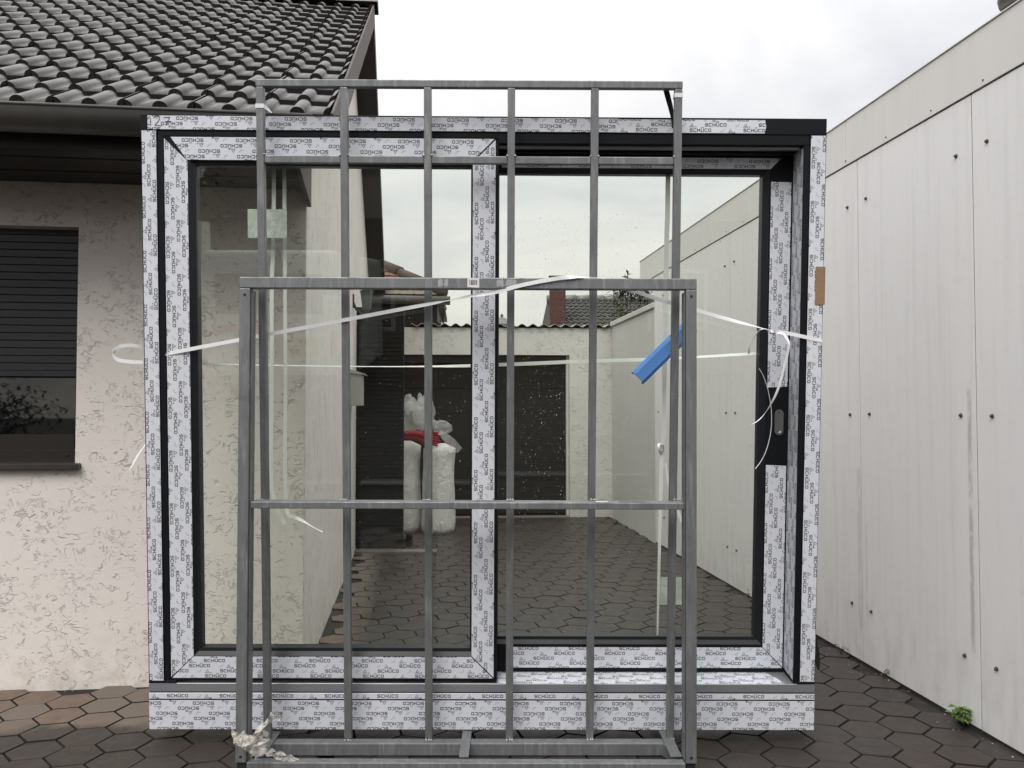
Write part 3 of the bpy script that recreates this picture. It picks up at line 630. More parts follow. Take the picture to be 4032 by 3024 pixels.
# ---- printed protective film
UNIT = .0136; KS = .19; LW = .905; LG = .214
def word():
    P = []; x = 0; k = KS; w = LW; c = .16
    def bar(y, cl=False, cr=False, top=True, x0=0, x1=w):
        pts = []
        if top: q = [(x0, y), (x1, y), (x1, y + k) if not cr else None, (x0, y + k) if not cl else None]
        pts.append((x0 + (c * .0), y) if (top or not cl) else (x0 + c, y))
        pts.append((x1, y) if (top or not cr) else (x1 - c, y))
        if not top and cr: pts.append((x1, y + k * .9))
        if top and cr: pts += [(x1, y + k * .1), (x1 - c, y + k)]
        else: pts.append((x1, y + k))
        if top and cl: pts += [(x0 + c, y + k), (x0, y + k * .1)]
        else: pts.append((x0, y + k))
        if not top and cl: pts.append((x0, y + k * .9))
        return pts
    def rect(x0, x1, y0, y1): return [(x0, y0), (x1, y0), (x1, y1), (x0, y1)]
    m0, m1 = .5 - k / 2, .5 + k / 2
    L = {'S': [bar(1 - k, cl=True), rect(0, w, m0, m1), bar(0, cr=True, top=False), rect(0, k, m1, 1 - k), rect(w - k, w, k, m0)],
         'C': [bar(1 - k, cl=True), bar(0, cl=True, top=False), rect(0, k, k, 1 - k)],
         'H': [rect(0, k, 0, 1), rect(w - k, w, 0, 1), rect(k, w - k, m0, m1)],
         'U': [bar(0, cl=True, cr=True, top=False), rect(0, k, k, 1), rect(w - k, w, k, 1)] + [[(w / 2 + d - .09, 1.17), (w / 2 + d + .07, 1.17), (w / 2 + d + .13, 1.42), (w / 2 + d - .03, 1.42)] for d in (-.27, 0, .27)],
         'O': [bar(1 - k, True, True), bar(0, True, True, top=False), rect(0, k, k, 1 - k), rect(w - k, w, k, 1 - k)]}
    for ch in 'SCHUCO':
        P += [[(px + x, py) for px, py in q] for q in L[ch]]; x += w + LG
    return P
WORDP = word()
def icons():
    blk, gry = [], []
    cx, a = 12.3, .60                                      # triangle outline with two lines of small print below
    o = [(cx - a, .05), (cx + a, .05), (cx, 1.0)]; i_ = [(cx - a * .60, .18), (cx + a * .60, .18), (cx, .76)]
    for k in range(3): gry.append([o[k], o[(k + 1) % 3], i_[(k + 1) % 3], i_[k]])
    gry += [[(cx - .8, -.24), (cx + .8, -.24), (cx + .8, -.10), (cx - .8, -.10)], [(cx + 1.0, -.24), (cx + 1.35, -.3), (cx + 1.4, .06), (cx + 1.02, .1)]]
    cx = 9.9                                              # faint hand-and-film pictogram
    blk.append([(cx + .30, .66), (cx + .46, .62), (cx + .52, .82), (cx + .36, .86)])
    gry += [[(cx - .8, .02), (cx + .05, .02), (cx + .05, .07), (cx - .8, .07)], [(cx - .5, .27), (cx + .1, .27), (cx + .1, .33), (cx - .5, .33)], [(cx + .18, .1), (cx + .24, .1), (cx + .36, .55), (cx + .27, .55)]]
    return blk, gry
ICB, ICG = icons()
def clip(sub, cl):
    out = sub
    for i in range(len(cl)):
        a, b = cl[i], cl[(i + 1) % len(cl)]; inp, out = out, []
        if not inp: break
        side = lambda p: (b[0] - a[0]) * (p[1] - a[1]) - (b[1] - a[1]) * (p[0] - a[0])
        for j in range(len(inp)):
            p, q = inp[j - 1], inp[j]; sp_, sq = side(p), side(q)
            if (sp_ >= 0) != (sq >= 0):
                u = sp_ / (sp_ - sq); out.append((p[0] + (q[0] - p[0]) * u, p[1] + (q[1] - p[1]) * u))
            if sq >= 0: out.append(q)
    return out
REP, ROW = .2212, .0219
def area2(p): return sum(p[i - 1][0] * p[i][1] - p[i][0] * p[i - 1][1] for i in range(len(p)))
def film(pl, mp, ang, ph=(0, 0), rag=None):
    """pl: convex outline in (a, b) metres; mp(a, b, lift) -> world; ang: turn of the print"""
    if area2(pl) < 0: pl = pl[::-1]
    bm = NB(); poly(bm, [mp(a, b, .0006) for a, b in (rag or pl)])
    F_ = obj('protective_film', bm, 'film', DOOR)
    ca, sa = math.cos(rad(ang)), math.sin(rad(ang)); us = [a * ca + b * sa for a, b in pl]; vs = [-a * sa + b * ca for a, b in pl]
    bk, gy_ = NB(), NB(); j0, j1 = int(math.floor((min(vs) - ph[1]) / ROW)) - 1, int(math.ceil((max(vs) - ph[1]) / ROW)) + 1
    bx0, bx1, by0, by1 = min(a for a, b in pl), max(a for a, b in pl), min(b for a, b in pl), max(b for a, b in pl)
    for j in range(j0, j1 + 1):
        v0 = ph[1] + j * ROW; st = ph[0] + .063 * j + .028 * (j // 2)
        i0, i1 = int(math.floor((min(us) - st) / REP)) - 1, int(math.ceil((max(us) - st) / REP)) + 1
        for i in range(i0, i1 + 1):
            u0 = st + i * REP
            for tgt, polys in ((bk, WORDP), (bk, ICB), (gy_, ICG)):
                for q in polys:
                    pp = []
                    for x, y in q:
                        u, v = u0 + x * UNIT, v0 + y * UNIT; pp.append((u * ca - v * sa, u * sa + v * ca))
                    if max(p[0] for p in pp) < bx0 or min(p[0] for p in pp) > bx1 or max(p[1] for p in pp) < by0 or min(p[1] for p in pp) > by1: continue
                    cpoly = clip(pp, pl)
                    if len(cpoly) >= 3 and abs(area2(cpoly)) > 1e-8: poly(tgt, [mp(a, b, .0011) for a, b in cpoly])
    if len(bk.faces): setp(obj('printed_lettering', bk, 'print_black', F_), kind='stuff')
    if len(gy_.faces): setp(obj('printed_symbols', gy_, 'print_grey', F_), kind='stuff')
    return F_
front = lambda n: (lambda a, b, l: WI.p(a, n - l, b))
def rect(a0, a1, b0, b1): return [(a0, b0), (a1, b0), (a1, b1), (a0, b1)]
film(rect(-1.377, .549, 2.504, 2.559), front(0), 180, (.95, -2.5555))
film([(.549, 2.5035), (1.150, 2.5035), (1.156, 2.53), (1.151, 2.557), (.549, 2.557)], front(0), 0, (.62, 2.508))
film(rect(-1.402, -1.3435, .212, 2.4985), front(0), 90, (.44, 1.346))
film(rect(1.342, 1.4035, .212, 2.4955), front(0), 270, (-.46, 1.3465))
film([(-1.312, .226), (-1.217, .318), (-1.217, 2.376), (-1.312, 2.468)], front(.003), 270, (-.30, -1.3085))
film([(-1.286, 2.474), (-1.220, 2.382), (-.052, 2.382), (.040, 2.474)], front(.003), 180, (.93, -2.468))
film([(.045, .226), (.045, 2.470), (-.048, 2.378), (-.048, .318)], front(.003), 90, (.36, -.040))
film([(-1.309, .2225), (.042, .2225), (-.050, .3145), (-1.217, .3145)], front(.003), 0, (-1.17, .2245))
film([(.100, .2195), (1.309, .2195), (1.221, .3110), (.100, .3110)], front(.130), 0, (.155, .2330))
film([(1.310, .224), (1.310, 1.112), (1.222, 1.116), (1.222, .314)], front(.130), 90, (.33, -1.232))
film([(1.222, 1.452), (1.309, 1.4565), (1.309, 2.331), (1.222, 2.333)], front(.130), 90, (.37, -1.232))
film([(.07, 2.386), (1.218, 2.386), (1.264, 2.432), (.07, 2.432)], front(.130), 180, (-.33, -2.425))
film([(-.128, .222), (-.012, .214), (-.012, 2.452), (-.128, 2.452)], lambda a, b, l: WI.p(1.316 - l, -a, b), 90, (.3, .018))
film([(.062, .003), (1.281, .003), (1.266, .06), (1.236, .126), (.062, .126)], lambda a, b, l: WI.p(a, b, .2 + l), 0, (.12, .006))
film(rect(-1.4055, 1.4055, .1345, .1582), front(0), 0, (-1.33, .1405))
film(rect(-1.4055, 1.4055, .0035, .1285), front(0), 180, (-1.30, -.1225))
# pen strokes: 1 2 7 on the head film
def strokes(lines, wd, mp, name, mat, par):
    bm = NB()
    for ln in lines:
        q = catmull(ln, 4)
        for (a, b), (c, d) in zip(q, q[1:]):
            L = math.hypot(c - a, d - b) or 1e-6; nx, ny = -(d - b) / L * wd / 2, (c - a) / L * wd / 2; ex, ey = (c - a) / L * wd * .2, (d - b) / L * wd * .2
            poly(bm, [mp(a - ex + nx, b - ey + ny, .0017 + .00002 * (len(bm.faces) % 9)), mp(a - ex - nx, b - ey - ny, .0017 + .00002 * (len(bm.faces) % 9)), mp(c + ex - nx, d + ey - ny, .0017 + .00002 * (len(bm.faces) % 9)), mp(c + ex + nx, d + ey + ny, .0017 + .00002 * (len(bm.faces) % 9))])
    return obj(name, bm, mat, par)
W_ = lambda x, y: (lambda h: (h.x, h.z))(WI.hit(560 + x / 5.53, 430 + y / 5.53, 1, 0))
strokes([[W_(120, 215), W_(165, 160), W_(185, 260), W_(190, 345)], [W_(125, 335), W_(185, 345)]], .0025, front(0), 'handwritten_number', 'pen', DOOR)
strokes([[W_(250, 195), W_(300, 150), W_(375, 165), W_(370, 240), W_(300, 320), W_(280, 350), W_(340, 355), W_(430, 362)]], .0025, front(0), 'handwritten_number', 'pen', DOOR)
strokes([[W_(470, 180), W_(540, 185), W_(600, 172), W_(560, 260), W_(515, 345)], [W_(490, 275), W_(560, 270), W_(630, 265)]], .0025, front(0), 'handwritten_number', 'pen', DOOR)
# flush pull handle
hc = ((WI.hit(3049, 1611, 1, .13) + WI.hit(3085, 1715, 1, .13)) / 2)
bm = NB()
def stadium(w, h, n=8): return [((w - 0) * math.cos(a), (h - w if math.sin(a) >= 0 else -(h - w)) + w * math.sin(a)) for a in [2 * math.pi * (k + .5) / (4 * n) for k in range(4 * n)]]
so, si, sd_ = stadium(.0195, .056), stadium(.0105, .045), stadium(.0085, .041)
ra = [bm.verts.new(WI.p(hc.x + x, .129, hc.z + z)) for x, z in so]; rb = [bm.verts.new(WI.p(hc.x + x * .95, .1265, hc.z + z * .985)) for x, z in so]; rc = [bm.verts.new(WI.p(hc.x + x, .1265, hc.z + z)) for x, z in si]; rd = [bm.verts.new(WI.p(hc.x + x, .1288, hc.z + z)) for x, z in sd_]
for A, B in ((ra, rb), (rb, rc), (rc, rd)):
    for j in range(len(A)): bm.faces.new((A[j], A[(j + 1) % len(A)], B[(j + 1) % len(A)], B[j]))
bm.faces.new(rd)
obj('pull_handle', bm, 'handle_steel', DOOR)
# paper labels stuck on the back of the glass
for (x0, y0, x1, y1), n in (((975, 823, 1130, 937), .056), ((2596, 2272, 2700, 2381), .183)):
    a, b = WI.hit(x0, y0, 1, n), WI.hit(x1, y1, 1, n); bm = NB(); box(bm, WI, a.x, b.x, n, n + .0006, b.z, a.z); obj('paper_label', bm, 'paper_label', DOOR)
# rubber tail hanging off the right jamb
tailp = [at(3206, 2510, 3.58), at(3216, 2560, 3.585), at(3218, 2600, 3.59), at(3224, 2638, 3.595)]
bm = NB(); ribbon(bm, tailp, V((1, 0, 0)), [.016, .020, .022, .006], .004); obj('rubber_seal_end', bm, 'rubber', DOOR)
# rain drops on the panes
def drops(n_, s0, s1, t0, t1, count, seedv, dens):
    rnd = random.Random(seedv); bm = NB(); k = 0
    while k < count:
        s, tt = rnd.uniform(s0, s1), rnd.uniform(t0, t1)
        if rnd.random() > dens(s, tt): continue
        k += 1; r = min(.0018, .0006 + rnd.expovariate(1 / .0003)); st = 1 + rnd.random() ** 3 * 1.2
        vs = []; N = 6
        top = bm.verts.new(WI.p(s, n_ - r * .55, tt)); ring1 = [bm.verts.new(WI.p(s + .7 * r * math.cos(a), n_ - r * .40, tt + .7 * r * st * math.sin(a))) for a in [2 * math.pi * j / N for j in range(N)]]; ring2 = [bm.verts.new(WI.p(s + r * math.cos(a), n_ + .0001, tt + r * st * math.sin(a))) for a in [2 * math.pi * j / N for j in range(N)]]
        for j in range(N):
            bm.faces.new((top, ring1[j], ring1[(j + 1) % N])); bm.faces.new((ring1[j], ring2[j], ring2[(j + 1) % N], ring1[(j + 1) % N]))
        bm.faces.new(ring2[::-1])
    return bm
setp(obj('rain_drops', drops(.130 + .024, .07, 1.18, .36, 2.2, 2600, 3, lambda s, t_: (1.0 if .15 < s < .75 else .35) * (1.0 if t_ > .9 else .35)), 'water', SR_, True), kind='stuff')
setp(obj('rain_drops', drops(.003 + .024, -.55, -.07, .40, 2.0, 420, 5, lambda s, t_: .9), 'water', SL_, True), kind='stuff')
# piece of cardboard pushed over the jamb edge
CB = thing('cardboard_strip', WI.p(1.40, -.003, 1.80), 'small brown cardboard strip on the right edge of the patio door', 'cardboard')
bm = NB(); box(bm, WI, 1.372, 1.4085, -.0045, -.0015, 1.803, 1.960, .0005); box(bm, WI, 1.4085, 1.4115, -.0045, .05, 1.803, 1.960, .0005); obj('folded_strip', bm, 'cardboard', CB)

# ================================================================== STEEL RACK
RACK = thing('steel_transport_rack', RO.p(0, .05, 0), 'galvanised steel transport rack with tall barred lattice in front of the patio door', 'rack')
def rpart(name, fr, *boxes, mat='galvanised', bev=.003, seg=2):
    bm = NB()
    for b in boxes: box(bm, fr, *b, bev, seg)
    return obj(name, bm, mat, RACK)
PH = .893
for s in (-1, 1):
    a, b = sorted((s * PH, s * .851))
    P = rpart('post', RO, (a, b, 0, .044, .049, 1.8885))
    rpart('post_gap_block', RO, (a + .003, b - .003, .010, .042, 0, .0485), mat='rubber')  # dark block put in for the shaded open gap below the post
    c, d = sorted((s * .850, s * .846)); rpart('post_flange', RO, (c, d, .012, .06, .06, 1.88), bev=.001)
    for z in (.072, 1.862):
        bm = NB(); fr = Fr(RO.p(s * .872, -.0006, z), RO.ax, RO.az, -RO.ay); lathe(bm, fr, [(.006, 0), (.0055, .0005)], 10); obj('bolt_hole', bm, 'rubber', RACK)
TOPB = rpart('top_bar', RO, (-PH, PH, -.001, .045, 1.889, 1.932))
rpart('base_bar', RO, (-.850, .850, 0, .042, .001, .0505))
rpart('middle_rail', RO, (-.8455, .8455, .010, .082, 1.029, 1.056))
def lz(y): return y
BF = Fr(V((-.17749, 0, 0)), (1, 0, 0), (0, 1, 0), (0, 0, 1))
rpart('base_bar', BF, (-.830, .822, 3.430, 3.482, .002, .052))
for s in (-.012,): rpart('foot_plate', BF, (s - .019, s + .019, 3.2905, 3.80, .0525, .0585), bev=.001)
for s in (-1, 1):
    rpart('foot_plate', BF, (min(s * .80, s * .845), max(s * .80, s * .845), 3.295, 3.80, .0525, .0575), bev=.001)
    bm = NB(); q = [(s * .822, 3.432), (s * .846, 3.30), (s * .79, 3.43)]; prism(bm, [BF.p(x, y, .004) for x, y in q], [BF.p(x, y, .0515) for x, y in q]); obj('corner_gusset', bm, 'galvanised', RACK)
bars = [-.834, -.5005, -.1670, .1665, .5000, .8335]
LT = .005
for k, s in enumerate(bars): rpart('lattice_bar', LO, (s - .015, s + .015, 0, .030, LT, 2.6555))
rpart('lattice_top_bar', LO, (-.849, .849, -.001, .031, 2.656, 2.685))
for a, b in zip(bars, bars[1:]): rpart('lattice_rail', LO, (a + .0152, b - .0152, .003, .029, 2.357, 2.387))
# weld beads
wrnd = random.Random(4)
def weld(P, r):
    bm = NB(); bmesh.ops.create_icosphere(bm, subdivisions=1, radius=r, matrix=Matrix.Translation(P))
    for v in bm.verts: v.co += (v.co - P) * wrnd.uniform(-.3, .4)
    obj('weld_bead', bm, 'weld', RACK, True)
for k, s in enumerate(bars):
    if k: weld(LO.p(s - .016, .002, 2.389), .0045)
    if k < 5: weld(LO.p(s + .016, .002, 2.389), .005)
    h = LO.p(s, 0, 1.01)
    for d in (-.010, .002, .011):
        weld(V((h.x + d, RO.p(0, .082, 0).y - .006, RO.p(0, 0, 1.057).z)), .005); g = LO.p(s + d, -.004, .0045); weld(V((g.x, g.y, .0535)), .0055)
# sticker, residue and labels on the bars
a = RO.hit(1841, 1094, 1, -.001); b = RO.hit(1887, 1131, 1, -.001)
bm = NB(); prism(bm, [RO.p(x, -.0012, z) for x, z in ((a.x, a.z), (b.x, a.z - .001), (b.x - .0005, b.z - .002), (a.x - .001, b.z))], [RO.p(x, -.0018, z) for x, z in ((a.x, a.z), (b.x, a.z - .001), (b.x - .0005, b.z - .002), (a.x - .001, b.z))])
ST = obj('sticker', bm, 'sticker', TOPB)
for k, (x0, x1) in enumerate(((1847.5, 1849), (1853.5, 1856.5), (1857.7, 1860), (1861.5, 1864), (1866, 1869), (1872, 1873.5), (1875.5, 1878.5))):
    u, v = RO.hit(x0, 1102, 1, -.002), RO.hit(x1, 1122, 1, -.002); bm = NB(); poly(bm, [RO.p(u.x, -.0022, v.z), RO.p(v.x, -.0022, v.z), RO.p(v.x, -.0022, u.z), RO.p(u.x, -.0022, u.z)]); obj('barcode_line', bm, 'print_black', ST) if False else obj('barcode_line', bm, 'print_black', TOPB)
rr = random.Random(8)
def blotch(fr, n, x0, x1, z0, z1, mat, name, par):
    bm = NB(); N = 22; pts = []
    for k in range(N):
        a = 2 * math.pi * k / N; sx, sz = math.cos(a), math.sin(a); m = max(abs(sx), abs(sz)); f = 1 - rr.random() * .3
        pts.append(fr.p((x0 + x1) / 2 + sx / m * (x1 - x0) / 2 * f, n, (z0 + z1) / 2 + sz / m * (z1 - z0) / 2 * f))
    poly(bm, pts); obj(name, bm, mat, par)
for x0, x1 in ((1723, 1745), (1748, 1766), (1954, 1985), (1988, 2036)):
    u, v = RO.hit(x0, 1098, 1, -.001), RO.hit(x1, 1130, 1, -.001); blotch(RO, -.0014, u.x, v.x, v.z, u.z, 'weld', 'sticker_residue', TOPB)
u, v = RO.hit(2434, 1972, 1, .05), RO.hit(2540, 1972, 1, .05)
bm = NB(); poly(bm, [RO.p(u.x, .02, 1.0564), RO.p(v.x, .02, 1.0564), RO.p(v.x - .01, .05, 1.0564), RO.p(u.x, .05, 1.0564)]); obj('black_label', bm, 'print_black', RACK)
u, v = RO.hit(2344, 1972, 1, .05), RO.hit(2392, 1972, 1, .05)
bm = NB(); poly(bm, [RO.p(u.x, .03, 1.0564), RO.p(v.x, .03, 1.0564), RO.p(v.x, .055, 1.0564), RO.p(u.x, .055, 1.0564)]); obj('white_label', bm, 'sticker', RACK)

# ================================================================== STRAPS AND WRAPPINGS
UP = V((0, 0, 1)); DP = V((0, 1, 0))
def band(name, label, paths, cat='strap', group=None, mat='strap', width=.0155):
    c = paths[0][0][0]; T_ = thing(name, c, label, cat, group)
    for pts, wd, w in paths:
        bm = NB(); ribbon(bm, pts, wd, w or width, .0009, 6); obj('band', bm, mat, T_)
    return T_
def Yl(x): return 3.437 + (3.214 - 3.437) * (x - 570) / (2041 - 570)
fp = [(566, 1411), (630, 1398), (800, 1365), (1000, 1327), (1200, 1289), (1350, 1261), (1555, 1222), (1702, 1195), (1763, 1184), (1851, 1166), (1946, 1151)]
pts = [at(x, y, Yl(x)) for x, y in fp] + [at(2041, 1126, 3.214), at(2100, 1113, 3.2125), at(2159, 1102, 3.2115), at(2220, 1093, 3.211)]
wds = [UP] * 7 + [V((0, .5, .8)), V((0, .95, .3)), V((0, .6, .75))] + [UP] * (len(pts) - 10)
topz = RO.p(0, 0, 1.9335).z
pts += [V((at(2290, 1090, 3.222).x, 3.222, topz + .001)), V((at(2370, 1090, 3.25).x, 3.252, topz + .001)), V((at(2420, 1120, 3.285).x, 3.280, topz - .012)), at(2490, 1142, 3.292), at(2560, 1168, 3.315), at(2640, 1192, 3.352), at(2700, 1208, 3.375), at(2800, 1238, 3.40), at(2900, 1266, 3.415), at(2995, 1291, 3.425), at(3030, 1301, 3.435)]
wds += [V((.3, .9, .4)), V((.3, .9, .2)), V((.5, .2, .9)), UP, UP, UP, UP, UP, V((0, .4, .9)), V((0, .9, .4)), V((0, .9, .4))]
loop = [at(600, 1384, 3.70), at(575, 1377, 3.66), at(545, 1363, 3.64), at(500, 1360, 3.63), at(465, 1368, 3.62), at(443, 1392, 3.60), at(460, 1415, 3.56), at(500, 1423, 3.54), at(540, 1426, 3.53), at(575, 1427, 3.53), at(600, 1428, 3.67)]
BAND_A = band('strapping_band', 'white plastic strap from a slack loop, over the rack top bar, to a knot', [(pts, wds, None), (loop, UP, None)])
knot = [at(3030, 1301, 3.43), at(3042, 1310, 3.425), at(3052, 1316, 3.43), at(3060, 1310, 3.425), at(3075, 1308, 3.43), at(3110, 1314, 3.432), at(3170, 1327, 3.434), at(3225, 1339, 3.434), at(3237, 1341, 3.437), at(3239, 1341, 3.46)]
bm = NB(); ribbon(bm, knot, [V((.3, .5, .8)), V((.7, .3, .2)), V((.5, .1, .8)), UP, UP, UP, UP, UP, UP, UP], .0155, .0009, 5); obj('band', bm, 'strap', BAND_A)
bm = NB(); box(bm, frame_at(at(3040, 1312, 3.424)), -.010, .012, -.003, .003, -.003, .003, .001); obj('wire_buckle', bm, 'handle_steel', BAND_A)
bm = NB(); tube(bm, [at(3022, 1306, 3.425), at(3034, 1303, 3.422), at(3036, 1312, 3.421), at(3050, 1310, 3.421), at(3056, 1318, 3.422), at(3046, 1321, 3.424)], .0013, 5); obj('wire_buckle', bm, 'handle_steel', BAND_A)
# loose tails at the knot
band('strap_tail', 'loose white strap tail curling down from the knot across the pull handle', [([at(3062, 1311, 3.42), at(3085, 1316, 3.395), at(3100, 1336, 3.38), at(3107, 1357, 3.375), at(3100, 1395, 3.38), at(3086, 1450, 3.385), at(3064, 1530, 3.39), at(3036, 1590, 3.395), at(3005, 1636, 3.40), at(2980, 1660, 3.40), at(2958, 1672, 3.40)], [V((.3, .6, .6)), V((.6, .4, .5)), V((.9, .3, 0)), V((.9, .3, 0)), V((.95, .2, .2)), V((.95, .2, .3)), V((.9, .2, .4)), V((.7, .3, .6)), V((.5, .5, .6)), V((.4, .6, .6)), V((.2, .8, .4))], [.010, .012, .012, .011, .011, .011, .011, .010, .009, .006, .002])])
band('strap_tail', 'thin edge-on strap end bowed beside the pull handle', [([at(2988, 1450, 3.43), at(3005, 1480, 3.425), at(3022, 1530, 3.42), at(3034, 1590, 3.415), at(3038, 1650, 3.41), at(3033, 1710, 3.41), at(3018, 1770, 3.41), at(2997, 1815, 3.415), at(2974, 1845, 3.42)], V((.15, .98, .05)), .013)])
band('strap_tail', 'short white strap hoop hanging left of the knot before the glass', [([at(3030, 1300, 3.43), at(3008, 1295, 3.42), at(2985, 1305, 3.41), at(2963, 1335, 3.405), at(2950, 1370, 3.41), at(2949, 1393, 3.43)], [V((.2, .9, .3)), V((.2, .9, .3)), V((.5, .7, .2)), V((.7, .6, 0)), V((.8, .5, 0)), V((.8, .5, 0))], [.008, .010, .012, .012, .012, .010])])
# straps behind the door
bk = [(690, 1430), (784, 1432), (1000, 1437), (1386, 1443), (1670, 1443), (1851, 1440), (2100, 1431), (2312, 1422), (2543, 1416), (2742, 1406), (2990, 1391), (3080, 1386)]
band('strapping_band', 'white strap stretched level behind both glass panes', [([at(x, y, 3.662) for x, y in bk], [V((0, .75, .65)), V((0, .8, .6)), V((0, .93, .36)), V((0, .96, .25)), V((0, .9, .4)), V((0, .5, .8)), V((0, .2, 1)), V((0, .2, 1)), V((0, .3, 1)), V((0, .7, .7)), V((0, .5, .8)), V((0, .5, .8))], .0165)], mat='strap_behind')
def Yb(y, base): return base - (y - 640) * (-.085 / 1300) * 1.0
band('strapping_band', 'vertical white strap with small buckle behind the left glass pane', [([at(1078, 615, 3.49), at(1078, 800, 3.50), at(1074, 1000, 3.52), at(1070, 1130, 3.53), at(1070, 1400, 3.545), at(1068, 1700, 3.565), at(1067, 1890, 3.58), at(1076, 1950, 3.585), at(1092, 2005, 3.585), at(1112, 2045, 3.59), at(1122, 2064, 3.59)], V((1, 0, 0)), .017)], group='straps behind the left pane', mat='strap_behind')
band('strapping_band', 'vertical white strap with frayed kinked end behind the left glass pane', [([at(1119, 615, 3.495), at(1120, 800, 3.505), at(1122, 1130, 3.53), at(1124, 1500, 3.555), at(1122, 1800, 3.58), at(1126, 1960, 3.60), at(1134, 2024, 3.60), at(1160, 2036, 3.60), at(1188, 2049, 3.60), at(1230, 2074, 3.60), at(1270, 2095, 3.60)], [V((1, 0, 0))] * 6 + [V((.7, 0, .7)), V((.4, 0, .9)), V((.3, .9, .5)), V((0, 1, 0)), V((0, 1, .1))], .0155)], group='straps behind the left pane', mat='strap_behind')
VB = band('strapping_band', 'vertical white strap with wire buckle behind the right glass pane', [([at(2631, 640, 3.565), at(2628, 860, 3.58), at(2625, 950, 3.585), at(2618, 1400, 3.615), at(2612, 1700, 3.635), at(2606, 1790, 3.64), at(2600, 2016, 3.655), at(2590, 2450, 3.685), at(2589, 2535, 3.69)], [V((1, 0, 0))] * 6 + [V((1, .3, 0)), V((.7, .7, 0)), V((.4, .9, 0))], [.021, .021, .021, .020, .015, .0165, .017, .014, .012])], mat='strap_behind')
bm = NB(); c = at(2603, 1766, 3.630)
for x0, x1, z0, z1 in ((-.012, -.009, -.013, .013), (.010, .013, -.013, .013), (-.012, .013, .011, .014), (-.012, .013, -.014, -.011)): box(bm, frame_at(c), x0, x1, -.0015, .0015, z0, z1)
obj('wire_buckle', bm, 'handle_steel', VB)
bm = NB(); ribbon(bm, [at(2597, 1745, 3.628), at(2593, 1755, 3.61), at(2596, 1770, 3.612), at(2602, 1788, 3.63)], V((1, 0, 0)), .011); obj('band_fold', bm, 'strap_behind', VB)
bm = NB(); ribbon(bm, [at(2622, 1820, 3.64), at(2632, 1900, 3.64), at(2655, 1970, 3.645), at(2680, 2040, 3.65), at(2705, 2075, 3.65)], V((1, .2, .3)), [.008, .012, .015, .015, .010]); obj('band', bm, 'strap_behind', VB)
# tail sticking out behind the left jamb, tape round the lattice bars
band('strap_tail', 'short white strap tail sticking out behind the left door jamb', [([at(590, 1725, 3.66), at(572, 1752, 3.63), at(545, 1790, 3.61), at(520, 1835, 3.60), at(508, 1856, 3.60)], V((.8, -.1, .55)), [.014, .014, .013, .009, .004])])
def wrap(label, s, t_, tail):
    T_ = thing('tape_wrap', LO.p(s, 0, t_), label, 'tape'); bm = NB()
    box(bm, LO, s - .0165, s + .0165, -.0018, .0318, t_ - .009, t_ + .008); obj('tape', bm, 'strap', T_)
    bm = NB(); ribbon(bm, tail, V((0, .1, 1)), [.017, .014, .004]); obj('tape_tail', bm, 'strap', T_)
h = LO.hit(1030, 416, 1, 0); wrap('white tape wound round the lattice bar beside the roof tiles, tail pointing right', bars[0], h.z, [at(1038, 417, 3.27), at(1052, 428, 3.28), at(1070, 444, 3.29)])
h = LO.hit(2672, 374, 1, 0); wrap('white tape wound round the lattice corner opposite the hall', bars[5], h.z, [at(2658, 374, 3.27), at(2653, 380, 3.28), at(2650, 388, 3.29)])
# dark steel strip hanging from the lattice corner
STRP = thing('dark_strip', at(2620, 350, 3.30), 'dark strip hanging from the lattice corner to the door head', 'strip')
bm = NB(); ribbon(bm, [at(2622, 352, 3.30), at(2632, 390, 3.33), at(2642, 430, 3.345), at(2648, 470, 3.352), at(2650, 505, 3.354)], V((1, .2, 0)), [.022, .022, .020, .012, .008], .002); obj('strip', bm, 'anthracite', STRP)
# blue foam profile hanging on the strap
FOAM = thing('foam_profile', at(2620, 1380, 3.49), 'blue foam edge profile hanging aslant before the right glass pane', 'foam profile')
P0, P1 = at(2512, 1489, 3.49), at(2722, 1283, 3.50); dx = (P1 - P0).normalized(); n1 = V((0, 1, 0)); n1 = (n1 - dx * n1.dot(dx)).normalized(); n2 = dx.cross(n1)
prof = [(-.033, -.012), (-.020, -.026), (.022, -.026), (.035, -.010), (.035, .024), (.026, .024), (.026, -.006), (.019, -.016), (-.016, -.016), (-.024, -.008), (-.024, .024), (-.033, .024)]
bm = NB(); prism(bm, [P0 + n2 * a + n1 * b for a, b in prof], [P1 + n2 * a + n1 * b for a, b in prof]); obj('profile', bm, 'blue_foam', FOAM)
# torn plastic wrap knotted round the left post
WRAP = thing('torn_plastic_wrap', RO.p(-.87, -.01, .1), 'crumpled dirty clear plastic wrap knotted round the foot of the rack post', 'plastic wrap')
wr = random.Random(11)
def crumple(path, widths, wd, amp, nu=3, k=3, mat='plastic_wrap'):
    rows = catmull([(*p, *V(w).normalized(), x) for p, w, x in zip(path, wd, widths)], k); bm = NB(); grid = []
    for r in rows:
        c, w, ww = V(r[:3]), V(r[3:6]), r[6]
        grid.append([bm.verts.new(c + w * ww * (j / nu - .5) + V((wr.gauss(0, amp), wr.gauss(0, amp * 1.6), wr.gauss(0, amp)))) for j in range(nu + 1)])
    for a, b in zip(grid, grid[1:]):
        for j in range(nu): bm.faces.new((a[j], a[j + 1], b[j + 1], b[j]))
    obj('torn_sheet', bm, mat, WRAP)
Yp = 3.20
crumple([at(918, 2868, 3.23), at(922, 2900, 3.21), at(945, 2925, 3.19), at(985, 2930, Yp - .02), at(1010, 2945, Yp)], [.02, .05, .06, .07, .05], [V((0, 0, 1))] * 5, .005)
